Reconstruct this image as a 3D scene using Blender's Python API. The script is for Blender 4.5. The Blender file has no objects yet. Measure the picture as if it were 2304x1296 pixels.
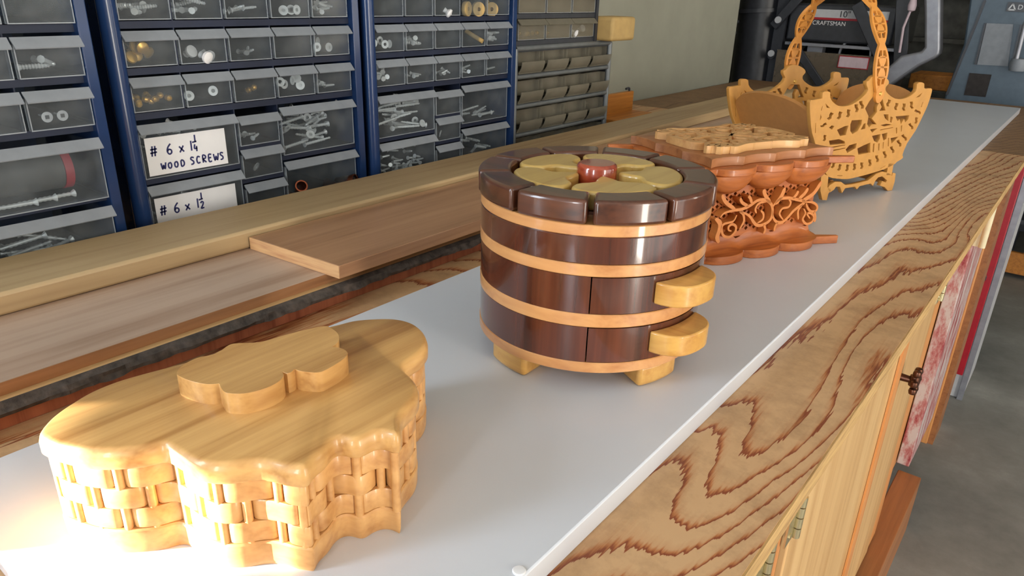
import bpy, bmesh, math, random
from mathutils import Vector, Matrix
random.seed(7)
SC = bpy.context.scene
COL = SC.collection
PI = math.pi

# ------------------------------------------------------------------ camera, light, exposure
cam_d = bpy.data.cameras.new('camera')
cam_d.sensor_width = 36.0
cam_d.lens = 25.31
cam_d.clip_start = 0.01
cam = bpy.data.objects.new('camera', cam_d)
COL.objects.link(cam)
RGT = Vector((0.78119, 0.62368, 0.02768))
UPV = Vector((-0.26012, 0.28488, 0.92259))
FWD = Vector((-0.56752, 0.72792, -0.38478))
cam.matrix_world = Matrix(((RGT.x, UPV.x, -FWD.x, 0.0), (RGT.y, UPV.y, -FWD.y, 0.0), (RGT.z, UPV.z, -FWD.z, 1.188), (0, 0, 0, 1)))
SC.camera = cam

SC.view_settings.view_transform = 'Standard'
SC.view_settings.look = 'None'
SC.view_settings.exposure = -0.12
SC.view_settings.gamma = 1.0
SC.view_settings.use_curve_mapping = False
SC.cycles.max_bounces = 8
SC.cycles.transparent_max_bounces = 16
SC.cycles.caustics_reflective = False
SC.cycles.caustics_refractive = False
SC.cycles.use_denoising = True

world = bpy.data.worlds.new('daylight')
SC.world = world
world.use_nodes = True
wn = world.node_tree
bg = wn.nodes['Background']
sky = wn.nodes.new('ShaderNodeTexSky')
sky.sky_type = 'NISHITA'
sky.sun_disc = False
sky.sun_elevation = math.radians(30)
wn.links.new(sky.outputs['Color'], bg.inputs['Color'])
bg.inputs['Strength'].default_value = 0.12

def lamp_area(name, loc, direction, sx, sy, power, color):
    l = bpy.data.lights.new(name, 'AREA')
    l.shape = 'RECTANGLE'; l.size = sx; l.size_y = sy; l.energy = power; l.color = color
    o = bpy.data.objects.new(name, l); COL.objects.link(o)
    o.location = loc
    o.rotation_euler = Vector(direction).to_track_quat('-Z', 'Y').to_euler()
    return o
# low sunlight through a slit added in the left wall
sun_l = bpy.data.lights.new('sunlight', 'SUN')
sun_l.energy = 100.0; sun_l.angle = math.radians(0.5); sun_l.color = (1.0, 0.97, 0.92)
sun = bpy.data.objects.new('sunlight', sun_l); COL.objects.link(sun)
SUN_DIR = Vector((0.62, 0.75, -0.055)).normalized()
sun.rotation_euler = SUN_DIR.to_track_quat('-Z', 'Y').to_euler()
# daylight in the openings of the garage, and an added fill
lamp_area('daylight_front_door', (0.46, -2.41, 1.08), (0, 1, 0), 0.26, 2.1, 50.0, (0.92, 0.96, 1.0))
lamp_area('daylight_left_window', (-1.03, -1.15, 1.55), (1, 0.45, -0.25), 0.7, 1.1, 48.0, (0.76, 0.87, 1.0))
lamp_area('daylight_garage_gap', (2.58, -0.13, 1.05), (-1, 0, 0), 0.30, 2.08, 70.0, (1.0, 0.93, 0.82))
lamp_area('fill_garage_door', (2.59, 1.2, 1.05), (-1, 0, 0), 1.9, 2.05, 30.0, (1.0, 0.96, 0.90))  # soft fill added across the rest of the unseen right opening

# ------------------------------------------------------------------ helpers
def lin(r, g, b):
    f = lambda c: (c / 12.92) if c <= 0.04045 else ((c + 0.055) / 1.055) ** 2.4
    return (f(r / 255), f(g / 255), f(b / 255), 1.0)

class MB:
    def __init__(self):
        self.bm = bmesh.new(); self.mi = 0
    def face(self, vs):
        try:
            f = self.bm.faces.new(vs); f.material_index = self.mi; return f
        except ValueError:
            return None
    def box(self, x0, x1, y0, y1, z0, z1):
        v = [self.bm.verts.new((x, y, z)) for z in (z0, z1) for y in (y0, y1) for x in (x0, x1)]
        for q in ((0, 2, 3, 1), (4, 5, 7, 6), (0, 1, 5, 4), (2, 6, 7, 3), (0, 4, 6, 2), (1, 3, 7, 5)):
            self.face([v[i] for i in q])
        return self
    def hexa(self, pts):
        v = [self.bm.verts.new(p) for p in pts]
        for q in ((0, 3, 2, 1), (4, 5, 6, 7), (0, 1, 5, 4), (1, 2, 6, 5), (2, 3, 7, 6), (3, 0, 4, 7)):
            self.face([v[i] for i in q])
        return self
    def obox(self, c, ax, ay, az, hx, hy, hz):
        c = Vector(c); ax = Vector(ax).normalized() * hx; ay = Vector(ay).normalized() * hy; az = Vector(az).normalized() * hz
        return self.hexa([c - ax - ay - az, c + ax - ay - az, c + ax + ay - az, c - ax + ay - az,
                          c - ax - ay + az, c + ax - ay + az, c + ax + ay + az, c - ax + ay + az])
    def prism(self, pts, z0, z1, fn=None):
        fn = fn or (lambda a, b, c: (a, b, c))
        if sum(pts[i][0] * pts[(i + 1) % len(pts)][1] - pts[(i + 1) % len(pts)][0] * pts[i][1] for i in range(len(pts))) < 0:
            pts = list(reversed(pts))
        lo = [self.bm.verts.new(fn(p[0], p[1], z0)) for p in pts]
        hi = [self.bm.verts.new(fn(p[0], p[1], z1)) for p in pts]
        n = len(pts)
        self.face(list(reversed(lo))); self.face(hi)
        for i in range(n):
            j = (i + 1) % n
            self.face([lo[i], lo[j], hi[j], hi[i]])
        return self
    def rings(self, rings, close=True, cap=True):
        vr = [[self.bm.verts.new(p) for p in r] for r in rings]
        n = len(vr[0])
        for a, b in zip(vr, vr[1:]):
            for i in range(n if close else n - 1):
                j = (i + 1) % n
                self.face([a[i], a[j], b[j], b[i]])
        if cap and close:
            self.face(list(reversed(vr[0]))); self.face(vr[-1])
        return self
    def cyl(self, p0, p1, r0, r1=None, n=16):
        r1 = r0 if r1 is None else r1
        p0 = Vector(p0); p1 = Vector(p1); d = (p1 - p0).normalized()
        a = d.orthogonal().normalized(); b = d.cross(a)
        return self.rings([[p + (a * math.cos(2 * PI * i / n) + b * math.sin(2 * PI * i / n)) * r for i in range(n)] for p, r in ((p0, r0), (p1, r1))])
    def lathe(self, prof, c=(0, 0, 0), n=48):
        cx, cy, cz = c
        return self.rings([[(cx + r * math.cos(2 * PI * i / n), cy + r * math.sin(2 * PI * i / n), cz + z) for i in range(n)] for r, z in prof])
    def tube(self, path, r, n=8):
        path = [Vector(p) for p in path]; rs = []
        up = None
        for k, p in enumerate(path):
            d = (path[min(k + 1, len(path) - 1)] - path[max(k - 1, 0)]).normalized()
            a = (d.orthogonal() if up is None else (up - d * up.dot(d))).normalized(); up = a
            b = d.cross(a); rr = r[k] if isinstance(r, (list, tuple)) else r
            rs.append([p + (a * math.cos(2 * PI * i / n) + b * math.sin(2 * PI * i / n)) * rr for i in range(n)])
        return self.rings(rs)
    def ribbon(self, pts, w, z0, z1, fn, taper=True, closed=False):
        """a flat stroke of half-width w along 2-D points, z0..z1 thick, placed by fn"""
        L, R = [], []
        n = len(pts)
        for i, p in enumerate(pts):
            a = pts[max(i - 1, 0)]; b = pts[min(i + 1, n - 1)]
            dx, dy = b[0] - a[0], b[1] - a[1]; l = math.hypot(dx, dy) or 1e-9
            t = i / (n - 1)
            k = w * (min(1.0, 0.45 + 3.0 * min(t, 1 - t)) if taper else 1.0)
            L.append((p[0] - dy / l * k, p[1] + dx / l * k)); R.append((p[0] + dy / l * k, p[1] - dx / l * k))
        return self.rings([[fn(*R[i], z0), fn(*L[i], z0), fn(*L[i], z1), fn(*R[i], z1)] for i in range(n)])
    def add_mesh(self, me, m=None):
        off = len(self.bm.verts)
        vs = [self.bm.verts.new((m @ v.co) if m else v.co) for v in me.vertices]
        for p in me.polygons:
            self.face([vs[i] for i in p.vertices])
        return self
    def build(self, name, mats, parent=None, angle=35, bevel=0.0, seg=2):
        bmesh.ops.recalc_face_normals(self.bm, faces=self.bm.faces)
        me = bpy.data.meshes.new(name); self.bm.to_mesh(me); self.bm.free()
        for m in (mats if isinstance(mats, (list, tuple)) else [mats]):
            me.materials.append(m)
        for p in me.polygons: p.use_smooth = True
        me.set_sharp_from_angle(angle=math.radians(angle))
        o = bpy.data.objects.new(name, me); COL.objects.link(o)
        if parent: o.parent = parent
        if bevel:
            b = o.modifiers.new('edge', 'BEVEL'); b.width = bevel; b.segments = seg; b.limit_method = 'ANGLE'; b.angle_limit = math.radians(40)
        return o

def tag(o, label, cat, group=None, kind=None):
    o['label'] = label; o['category'] = cat
    if group: o['group'] = group
    if kind: o['kind'] = kind
    return o
def thing(name, label, cat, loc=(0, 0, 0), rz=0.0, group=None):
    o = bpy.data.objects.new(name, None); COL.objects.link(o)
    o.empty_display_size = 0.05
    o.location = loc; o.rotation_euler = (0, 0, rz)
    return tag(o, label, cat, group)
def struct(o):
    o['kind'] = 'structure'; return o
def copy_tree(o, parent=None):
    c = o.copy(); COL.objects.link(c)
    if parent: c.parent = parent
    for ch in list(o.children): copy_tree(ch, c)
    return c
def spline(pts, per=6, closed=False):
    n = len(pts); out = []
    rng = range(n) if closed else range(n - 1)
    for i in rng:
        g = (lambda k: pts[k % n]) if closed else (lambda k: pts[max(0, min(n - 1, k))])
        p0, p1, p2, p3 = g(i - 1), g(i), g(i + 1), g(i + 2)
        for s in range(per):
            t = s / per
            out.append(tuple(0.5 * ((2 * p1[k]) + (-p0[k] + p2[k]) * t + (2 * p0[k] - 5 * p1[k] + 4 * p2[k] - p3[k]) * t * t + (-p0[k] + 3 * p1[k] - 3 * p2[k] + p3[k]) * t ** 3) for k in range(len(p1))))
    if not closed: out.append(tuple(pts[-1]))
    return out
def fret_mesh(outer, holes, depth, bevel=0.0):
    """a pierced flat board: outline with holes, centred on z = 0"""
    cu = bpy.data.curves.new('fret', 'CURVE'); cu.dimensions = '2D'; cu.fill_mode = 'BOTH'
    cu.extrude = depth / 2 - bevel; cu.bevel_depth = bevel; cu.bevel_resolution = 1
    for loop in [outer] + list(holes):
        s = cu.splines.new('POLY'); s.points.add(len(loop) - 1)
        for p, q in zip(s.points, loop): p.co = (q[0], q[1], 0, 1)
        s.use_cyclic_u = True
    ob = bpy.data.objects.new('fret', cu); COL.objects.link(ob)
    dg = bpy.context.evaluated_depsgraph_get()
    me = bpy.data.meshes.new_from_object(ob.evaluated_get(dg))
    bpy.data.objects.remove(ob); bpy.data.curves.remove(cu)
    return me
def text_mesh(body, size, depth):
    cu = bpy.data.curves.new('lettering', 'FONT'); cu.body = body; cu.size = size; cu.extrude = depth; cu.align_x = 'CENTER'; cu.align_y = 'CENTER'
    ob = bpy.data.objects.new('lettering', cu); COL.objects.link(ob)
    dg = bpy.context.evaluated_depsgraph_get()
    me = bpy.data.meshes.new_from_object(ob.evaluated_get(dg))
    bpy.data.objects.remove(ob); bpy.data.curves.remove(cu)
    return me

# ------------------------------------------------------------------ materials
def new_mat(name):
    m = bpy.data.materials.new(name); m.use_nodes = True
    nt = m.node_tree; return m, nt, nt.nodes['Principled BSDF']
def N(nt, kind, **kw):
    n = nt.nodes.new(kind)
    for k, v in kw.items():
        if k in n.inputs: n.inputs[k].default_value = v
        else: setattr(n, k, v)
    return n
def ramp(nt, stops, interp='LINEAR'):
    r = nt.nodes.new('ShaderNodeValToRGB'); r.color_ramp.interpolation = interp
    e = r.color_ramp.elements
    while len(e) < len(stops): e.new(0.5)
    for q, (p, c) in zip(e, stops): q.position = p; q.color = c
    return r
def coords(nt, scale, rot=(0, 0, 0)):
    tc = nt.nodes.new('ShaderNodeTexCoord'); mp = nt.nodes.new('ShaderNodeMapping')
    mp.inputs['Scale'].default_value = scale; mp.inputs['Rotation'].default_value = rot
    nt.links.new(tc.outputs['Object'], mp.inputs['Vector']); return mp
def plain(name, col, rough=0.5, metal=0.0, mottle=0.12, scale=60.0, coat=0.0, bump=0.0):
    m, nt, b = new_mat(name)
    mp = coords(nt, (scale, scale, scale))
    no = N(nt, 'ShaderNodeTexNoise', Scale=1.0, Detail=5.0)
    nt.links.new(mp.outputs[0], no.inputs['Vector'])
    lo = tuple(c * (1 - mottle) for c in col[:3]) + (1,); hi = tuple(min(1, c * (1 + mottle)) for c in col[:3]) + (1,)
    r = ramp(nt, [(0.3, lo), (0.7, hi)])
    nt.links.new(no.outputs['Fac'], r.inputs[0]); nt.links.new(r.outputs[0], b.inputs['Base Color'])
    b.inputs['Roughness'].default_value = rough; b.inputs['Metallic'].default_value = metal
    b.inputs['Coat Weight'].default_value = coat; b.inputs['Coat Roughness'].default_value = 0.08
    if bump:
        bp = N(nt, 'ShaderNodeBump', Strength=bump, Distance=0.002)
        nt.links.new(no.outputs['Fac'], bp.inputs['Height']); nt.links.new(bp.outputs[0], b.inputs['Normal'])
    return m
def wood(name, light, dark, grain='y', s=1.0, rough=0.45, coat=0.0, streak=0.5, rot=(0, 0, 0), bump=0.12, mid=None, blotch=0.0):
    m, nt, b = new_mat(name)
    al, ac = 3.0 * s, 70.0 * s
    sc = {'x': (al, ac, ac), 'y': (ac, al, ac), 'z': (ac, ac, al)}[grain]
    mp = coords(nt, sc, rot)
    n1 = N(nt, 'ShaderNodeTexNoise', Scale=1.0, Detail=3.0, Roughness=0.6, Distortion=0.4)
    nt.links.new(mp.outputs[0], n1.inputs['Vector'])
    mp2 = coords(nt, tuple(q * 5.5 for q in sc), rot)
    n2 = N(nt, 'ShaderNodeTexNoise', Scale=1.0, Detail=2.0, Roughness=0.5)
    nt.links.new(mp2.outputs[0], n2.inputs['Vector'])
    mx = N(nt, 'ShaderNodeMath', operation='MULTIPLY_ADD'); mx.inputs[1].default_value = streak * 0.6
    nt.links.new(n2.outputs['Fac'], mx.inputs[0]); nt.links.new(n1.outputs['Fac'], mx.inputs[2])
    mid = mid or tuple((a * 0.6 + c * 0.4) for a, c in zip(light, dark))
    lo = 0.36 + streak * 0.12; hi = 0.80 + streak * 0.22
    r = ramp(nt, [(lo, dark), ((lo + hi) / 2 - 0.06, mid), (hi - 0.12, light)])
    nt.links.new(mx.outputs[0], r.inputs[0])
    out = r.outputs[0]
    if blotch:
        mp3 = coords(nt, (9, 9, 9)); n3 = N(nt, 'ShaderNodeTexNoise', Scale=1.0, Detail=3.0)
        nt.links.new(mp3.outputs[0], n3.inputs['Vector'])
        r3 = ramp(nt, [(0.35, (1 - blotch, 1 - blotch, 1 - blotch, 1)), (0.65, (1, 1, 1, 1))])
        nt.links.new(n3.outputs['Fac'], r3.inputs[0])
        ml = nt.nodes.new('ShaderNodeMixRGB'); ml.blend_type = 'MULTIPLY'; ml.inputs[0].default_value = 1.0
        nt.links.new(out, ml.inputs[1]); nt.links.new(r3.outputs[0], ml.inputs[2]); out = ml.outputs[0]
    nt.links.new(out, b.inputs['Base Color'])
    b.inputs['Roughness'].default_value = rough
    b.inputs['Coat Weight'].default_value = coat; b.inputs['Coat Roughness'].default_value = 0.07
    bp = N(nt, 'ShaderNodeBump', Strength=bump, Distance=0.0006)
    nt.links.new(mx.outputs[0], bp.inputs['Height']); nt.links.new(bp.outputs[0], b.inputs['Normal'])
    return m
def plywood(name, light, mid, dark):
    """rotary-cut fir face: contour-like growth rings with a ragged dark edge"""
    m, nt, b = new_mat(name)
    mp = coords(nt, (6.5, 1.5, 1.0), (0, 0, 0.10))
    n1 = N(nt, 'ShaderNodeTexNoise', Scale=1.0, Detail=1.6, Roughness=0.45, Distortion=0.35)
    nt.links.new(mp.outputs[0], n1.inputs['Vector'])
    mp2 = coords(nt, (420, 26, 1)); n2 = N(nt, 'ShaderNodeTexNoise', Scale=1.0, Detail=2.0)
    nt.links.new(mp2.outputs[0], n2.inputs['Vector'])
    a = N(nt, 'ShaderNodeMath', operation='MULTIPLY_ADD'); a.inputs[1].default_value = 0.032
    nt.links.new(n2.outputs['Fac'], a.inputs[0]); nt.links.new(n1.outputs['Fac'], a.inputs[2])
    k0 = N(nt, 'ShaderNodeMath', operation='MULTIPLY'); k0.inputs[1].default_value = 17.0
    nt.links.new(a.outputs[0], k0.inputs[0])
    mpg = coords(nt, (1, 1, 1)); dt = N(nt, 'ShaderNodeVectorMath', operation='DOT_PRODUCT'); dt.inputs[1].default_value = (46.0, -14.0, 0.0)
    nt.links.new(mpg.outputs[0], dt.inputs[0])
    k = N(nt, 'ShaderNodeMath', operation='ADD'); nt.links.new(k0.outputs[0], k.inputs[0]); nt.links.new(dt.outputs['Value'], k.inputs[1])
    fr = N(nt, 'ShaderNodeMath', operation='FRACT'); nt.links.new(k.outputs[0], fr.inputs[0])
    r = ramp(nt, [(0.0, light), (0.50, light), (0.76, tuple(l * 0.75 + d * 0.25 for l, d in zip(light, mid))), (0.86, mid), (0.94, dark), (0.985, dark), (1.0, light)])
    nt.links.new(fr.outputs[0], r.inputs[0])
    mp3 = coords(nt, (22, 22, 22)); n3 = N(nt, 'ShaderNodeTexNoise', Scale=1.0, Detail=8.0, Roughness=0.7)
    nt.links.new(mp3.outputs[0], n3.inputs['Vector'])
    r3 = ramp(nt, [(0.3, (0.62, 0.60, 0.58, 1)), (0.55, (1, 1, 1, 1))]); nt.links.new(n3.outputs['Fac'], r3.inputs[0])
    ml = nt.nodes.new('ShaderNodeMixRGB'); ml.blend_type = 'MULTIPLY'; ml.inputs[0].default_value = 0.8
    nt.links.new(r.outputs[0], ml.inputs[1]); nt.links.new(r3.outputs[0], ml.inputs[2])
    nt.links.new(ml.outputs[0], b.inputs['Base Color'])
    b.inputs['Roughness'].default_value = 0.55
    bp = N(nt, 'ShaderNodeBump', Strength=0.15, Distance=0.001)
    nt.links.new(n2.outputs['Fac'], bp.inputs['Height']); nt.links.new(bp.outputs[0], b.inputs['Normal'])
    return m
def clear_plastic(name, col, clear=0.6, rough=0.25):
    m, nt, b = new_mat(name)
    b.inputs['Base Color'].default_value = col; b.inputs['Roughness'].default_value = rough
    tr = nt.nodes.new('ShaderNodeBsdfTransparent'); tr.inputs[0].default_value = (0.94, 0.96, 0.97, 1)
    mix = nt.nodes.new('ShaderNodeMixShader')
    mp = coords(nt, (40, 40, 40)); no = N(nt, 'ShaderNodeTexNoise', Scale=1.0, Detail=4.0)
    nt.links.new(mp.outputs[0], no.inputs['Vector'])
    r = ramp(nt, [(0.3, (1 - clear - 0.05,) * 3 + (1,)), (0.7, (1 - clear + 0.07,) * 3 + (1,))])
    nt.links.new(no.outputs['Fac'], r.inputs[0]); nt.links.new(r.outputs[0], mix.inputs[0])
    nt.links.new(tr.outputs[0], mix.inputs[1]); nt.links.new(b.outputs[0], mix.inputs[2])
    nt.links.new(mix.outputs[0], nt.nodes['Material Output'].inputs['Surface'])
    return m

M = {}
M['honey'] = wood('honey_wood', lin(206, 160, 98), lin(166, 116, 60), 'y', 1.0, 0.38, 0.25, 0.5, rot=(0, 0, 0.42))
M['honey_side'] = wood('honey_wood_side', lin(208, 158, 98), lin(172, 118, 64), 'x', 0.9, 0.40, 0.2, 0.4, rot=(0, 0.5, 0.2))
M['walnut'] = wood('varnished_walnut', lin(98, 48, 30), lin(44, 20, 14), 'z', 0.8, 0.22, 1.0, 0.5, blotch=0.3)
M['walnut_top'] = wood('varnished_walnut_top', lin(100, 56, 36), lin(52, 26, 18), 'x', 0.8, 0.28, 0.6, 0.5, rot=(0, 0, 0.5), blotch=0.3)
M['maple'] = wood('maple_band', lin(206, 150, 94), lin(180, 120, 70), 'x', 1.0, 0.35, 0.6, 0.3)
M['poplar'] = wood('yellow_petal_wood', lin(196, 164, 92), lin(176, 140, 72), 'y', 1.2, 0.34, 0.5, 0.3)
M['handle'] = wood('golden_handle_wood', lin(208, 160, 84), lin(180, 124, 56), 'x', 1.0, 0.3, 0.6, 0.4, rot=(0, 0, 0.9))
M['padauk'] = wood('red_padauk', lin(158, 62, 34), lin(112, 34, 20), 'x', 1.0, 0.22, 1.0, 0.5)
M['cherry'] = wood('orange_cherry', lin(180, 102, 46), lin(134, 66, 28), 'x', 1.1, 0.42, 0.15, 0.6)
M['cherry_pale'] = wood('pale_cherry', lin(166, 108, 64), lin(130, 78, 44), 'x', 1.1, 0.45, 0.1, 0.5)
M['scroll'] = plain('scroll_wood', lin(196, 120, 56), 0.45, mottle=0.08, scale=200)
M['fret'] = wood('fretted_maple', lin(208, 160, 102), lin(186, 132, 78), 'x', 1.0, 0.5, 0.1, 0.4)
M['basket'] = plain('basket_wood', lin(190, 136, 64), 0.5, mottle=0.07, scale=90)
M['basket_in'] = plain('basket_plain_wood', lin(178, 122, 64), 0.5, mottle=0.06, scale=120)
M['bail'] = plain('bail_wood', lin(204, 136, 58), 0.45, mottle=0.07, scale=90)
M['brass'] = plain('brass', lin(214, 168, 84), 0.3, 0.6, 0.06)
M['steel'] = plain('zinc_steel', lin(226, 230, 232), 0.3, 0.3, 0.1)
M['copper'] = plain('copper', lin(150, 84, 60), 0.4, 1.0, 0.15)
M['white_board'] = plain('white_melamine', lin(203, 207, 214), 0.30, mottle=0.02, scale=12)
M['ply'] = plywood('fir_plywood', lin(202, 163, 120), lin(178, 114, 68), lin(136, 70, 40))
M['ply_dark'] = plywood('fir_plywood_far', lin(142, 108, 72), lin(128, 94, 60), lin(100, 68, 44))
M['ply_edge'] = wood('plywood_edge', lin(196, 160, 104), lin(120, 84, 48), 'y', 4.0, 0.6, 0, 0.8)
M['plank'] = wood('pale_plank', lin(190, 165, 145), lin(158, 128, 106), 'y', 0.55, 0.5, 0, 0.5, blotch=0.12)
M['plank_edge'] = wood('brown_plank_edge', lin(164, 116, 76), lin(126, 84, 52), 'y', 1.0, 0.5, 0, 0.6)
M['batten'] = wood('grey_pine', lin(182, 156, 116), lin(150, 120, 84), 'y', 0.5, 0.5, 0, 0.7)
M['short'] = wood('cherry_board', lin(178, 136, 100), lin(146, 104, 72), 'y', 0.6, 0.4, 0.1, 0.5)
M['short_end'] = wood('board_end_grain', lin(214, 170, 120), lin(176, 124, 84), 'x', 1.5, 0.6, 0, 0.6)
M['sap'] = wood('sapwood', lin(208, 174, 124), lin(184, 146, 98), 'y', 1.0, 0.5, 0, 0.4)
M['red_board'] = wood('red_brown_board', lin(166, 98, 66), lin(130, 68, 44), 'z', 1.2, 0.55, 0, 0.6)
M['bark'] = plain('bark', lin(70, 62, 56), 0.85, mottle=0.55, scale=130, bump=0.8)
M['navy'] = plain('navy_plastic', lin(30, 54, 96), 0.22, mottle=0.10, scale=25)
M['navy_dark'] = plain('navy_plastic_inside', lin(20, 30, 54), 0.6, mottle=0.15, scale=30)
M['drawer'] = clear_plastic('clear_plastic', lin(140, 146, 150), 0.885, 0.12)
M['lip'] = clear_plastic('frosted_plastic', lin(160, 166, 174), 0.34, 0.35)
M['edge'] = clear_plastic('edge_highlight_paint', lin(200, 206, 212), 0.62, 0.2)  # pale tone painted as the highlight on drawer edges
M['smoke'] = clear_plastic('smoky_plastic', lin(150, 142, 124), 0.62, 0.3)
M['smoke_lip'] = clear_plastic('smoky_lip', lin(132, 126, 110), 0.35, 0.4)
M['grey_metal'] = plain('grey_enamel', lin(122, 126, 128), 0.4, 0.4, 0.1)
M['black_metal'] = plain('black_enamel', lin(54, 56, 62), 0.4, mottle=0.15)
M['paper'] = plain('paper', lin(226, 226, 228), 0.8, mottle=0.02)
M['ink'] = plain('blue_ink', lin(36, 40, 92), 0.7, mottle=0.1)
M['red'] = plain('red_paint', lin(168, 24, 40), 0.4, mottle=0.1)
M['red_band'] = plain('red_rubber', lin(170, 40, 56), 0.5, mottle=0.1)
M['dark_grey'] = plain('dark_grey_drum', lin(82, 82, 82), 0.6, mottle=0.12)
M['wall'] = plain('greenish_grey_wall', lin(150, 150, 136), 0.8, mottle=0.05, scale=14)
M['white_wall'] = plain('white_plaster', lin(205, 202, 194), 0.85, mottle=0.04, scale=8)
M['block'] = plain('sponge_wood_block', lin(190, 158, 100), 0.7, mottle=0.08)
M['orange_wood'] = wood('orange_stained_wood', lin(196, 128, 52), lin(156, 94, 34), 'y', 1.0, 0.5)
M['pine'] = wood('pine_door', lin(214, 176, 122), lin(182, 138, 86), 'z', 0.4, 0.4, 0.1, 0.4)
M['pine_orange'] = wood('orange_pine', lin(216, 150, 88), lin(186, 116, 62), 'z', 0.6, 0.45, 0.1, 0.4)
M['plinth'] = wood('brown_base_rail', lin(164, 108, 64), lin(130, 80, 46), 'y', 0.8, 0.45, 0.1, 0.5)
M['hinge'] = plain('brassy_hinge', lin(212, 200, 160), 0.3, 0.9, 0.06)
M['bronze'] = plain('antique_bronze', lin(96, 64, 50), 0.35, 0.9, 0.2)
M['white_paint'] = plain('white_paint', lin(188, 190, 194), 0.45, mottle=0.06)
M['alu'] = plain('cast_aluminium', lin(150, 152, 160), 0.42, 0.55, 0.12, scale=40)
M['guard'] = clear_plastic('dusty_guard_plastic', lin(116, 104, 88), 0.35, 0.4)
M['blue_grey'] = plain('blue_grey_enamel', lin(74, 90, 104), 0.45, mottle=0.1, scale=50)
M['pale_blue'] = plain('pale_grey_panel', lin(120, 126, 134), 0.5, mottle=0.1)
M['lens_pink'] = plain('pinkish_label', lin(206, 186, 196), 0.6, mottle=0.08)
M['cream'] = plain('cream_plastic', lin(216, 206, 170), 0.5, mottle=0.05)
M['clutter'] = plain('dark_clutter', lin(58, 58, 54), 0.7, mottle=0.5, scale=22)

M['port'] = plain('port_shade_paint', lin(40, 36, 36), 0.8, mottle=0.4, scale=60)
def splatter():
    m, nt, b = new_mat('red_splattered_white')
    mp = coords(nt, (26, 26, 9)); n1 = N(nt, 'ShaderNodeTexNoise', Scale=1.0, Detail=8.0, Roughness=0.75)
    nt.links.new(mp.outputs[0], n1.inputs['Vector'])
    r = ramp(nt, [(0.44, lin(190, 180, 176)), (0.54, lin(170, 110, 108)), (0.62, lin(140, 40, 50))])
    nt.links.new(n1.outputs['Fac'], r.inputs[0]); nt.links.new(r.outputs[0], b.inputs['Base Color'])
    b.inputs['Roughness'].default_value = 0.5
    return m
M['splatter'] = splatter()
def concrete():
    m, nt, b = new_mat('concrete')
    mp = coords(nt, (3, 3, 3)); n1 = N(nt, 'ShaderNodeTexNoise', Scale=1.0, Detail=9.0, Roughness=0.7)
    nt.links.new(mp.outputs[0], n1.inputs['Vector'])
    r = ramp(nt, [(0.32, lin(110, 109, 105)), (0.55, lin(134, 133, 128)), (0.72, lin(158, 157, 152))])
    nt.links.new(n1.outputs['Fac'], r.inputs[0]); nt.links.new(r.outputs[0], b.inputs['Base Color'])
    b.inputs['Roughness'].default_value = 0.6
    return m
M['concrete'] = concrete()
# ------------------------------------------------------------------ the room
def slab(name, m, *b):
    return struct(MB().box(*b).build(name, m))
slab('floor', M['concrete'], -2.0, 2.7, -2.6, 5.0, -0.1, 0.0)
slab('ceiling', M['white_wall'], -2.0, 2.7, -2.6, 5.0, 2.5, 2.6)
SY0, SY1, SZ1 = -0.915, -0.69, 1.048                          # unseen slit added beside the near window to shape the sun patch
w = MB()                                                     # the left wall stops at a corner; its openings are behind the camera
w.box(-1.14, -1.04, SY1, 2.55, 0, 2.5); w.box(-1.14, -1.04, -2.6, -1.5, 0, 2.5)
w.box(-1.14, -1.04, SY0, SY1, SZ1, 2.5); w.box(-1.14, -1.04, SY0, SY1, 0, 0.93)
w.box(-1.14, -1.04, -1.5, SY0, 2.15, 2.5); w.box(-1.14, -1.04, -1.5, SY0, 0, 1.0)
w.box(-1.14, -1.04, SY0 - 0.05, SY0, 1.0, 2.15)
struct(w.build('wall_left', M['wall']))
blind = MB()
for i in range(24): blind.box(-1.11, -1.085, -1.5, SY0 - 0.05, 1.0 + i * 0.048, 1.004 + i * 0.048)
struct(blind.build('window_2', M['white_paint']))
slab('wall_corner', M['wall'], -2.0, -1.14, 2.45, 2.55, 0, 2.5)
slab('wall_outer', M['wall'], -2.1, -2.0, 2.45, 5.0, 0, 2.5)
slab('wall_back', M['wall'], -2.0, 2.7, 4.9, 5.0, 0, 2.5)
w = MB(); w.box(2.6, 2.7, -2.6, -0.4, 0, 2.5); w.box(2.6, 2.7, 2.2, 4.9, 0, 2.5); w.box(2.6, 2.7, -0.4, 2.2, 2.1, 2.5)
struct(w.build('wall_right', M['white_wall']))
w = MB()
w.box(-1.14, 0.1, -2.5, -2.4, 0, 2.5); w.box(0.1, 1.0, -2.5, -2.4, 2.2, 2.5); w.box(1.0, 2.6, -2.5, -2.4, 0, 2.5)
struct(w.build('wall_front', M['white_wall']))
w = MB(); w.box(0.1, 0.28, -2.47, -2.43, 0, 2.2); w.box(0.64, 1.0, -2.47, -2.43, 0, 2.2)
struct(w.build('door_1', M['white_paint']))

# ------------------------------------------------------------------ workbench
bench = thing('workbench', 'long workbench with bold grained fir plywood top along the left wall', 'workbench', (0, 0, 0))
b = MB(); b.box(-1.03, -0.083, -0.5, 1.80, 0.882, 0.9)
b.build('bench_top', M['ply'], bench)
MB().box(-0.083, -0.0816, -0.5, 1.80, 0.8825, 0.8995).build('top_edge', M['ply_edge'], bench)
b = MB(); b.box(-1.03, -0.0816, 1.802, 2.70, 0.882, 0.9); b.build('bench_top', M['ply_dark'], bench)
b = MB(); b.box(-1.0, -0.152, -0.5, 2.0, 0.16, 0.882); b.build('carcass', M['pine_orange'], bench)
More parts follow.
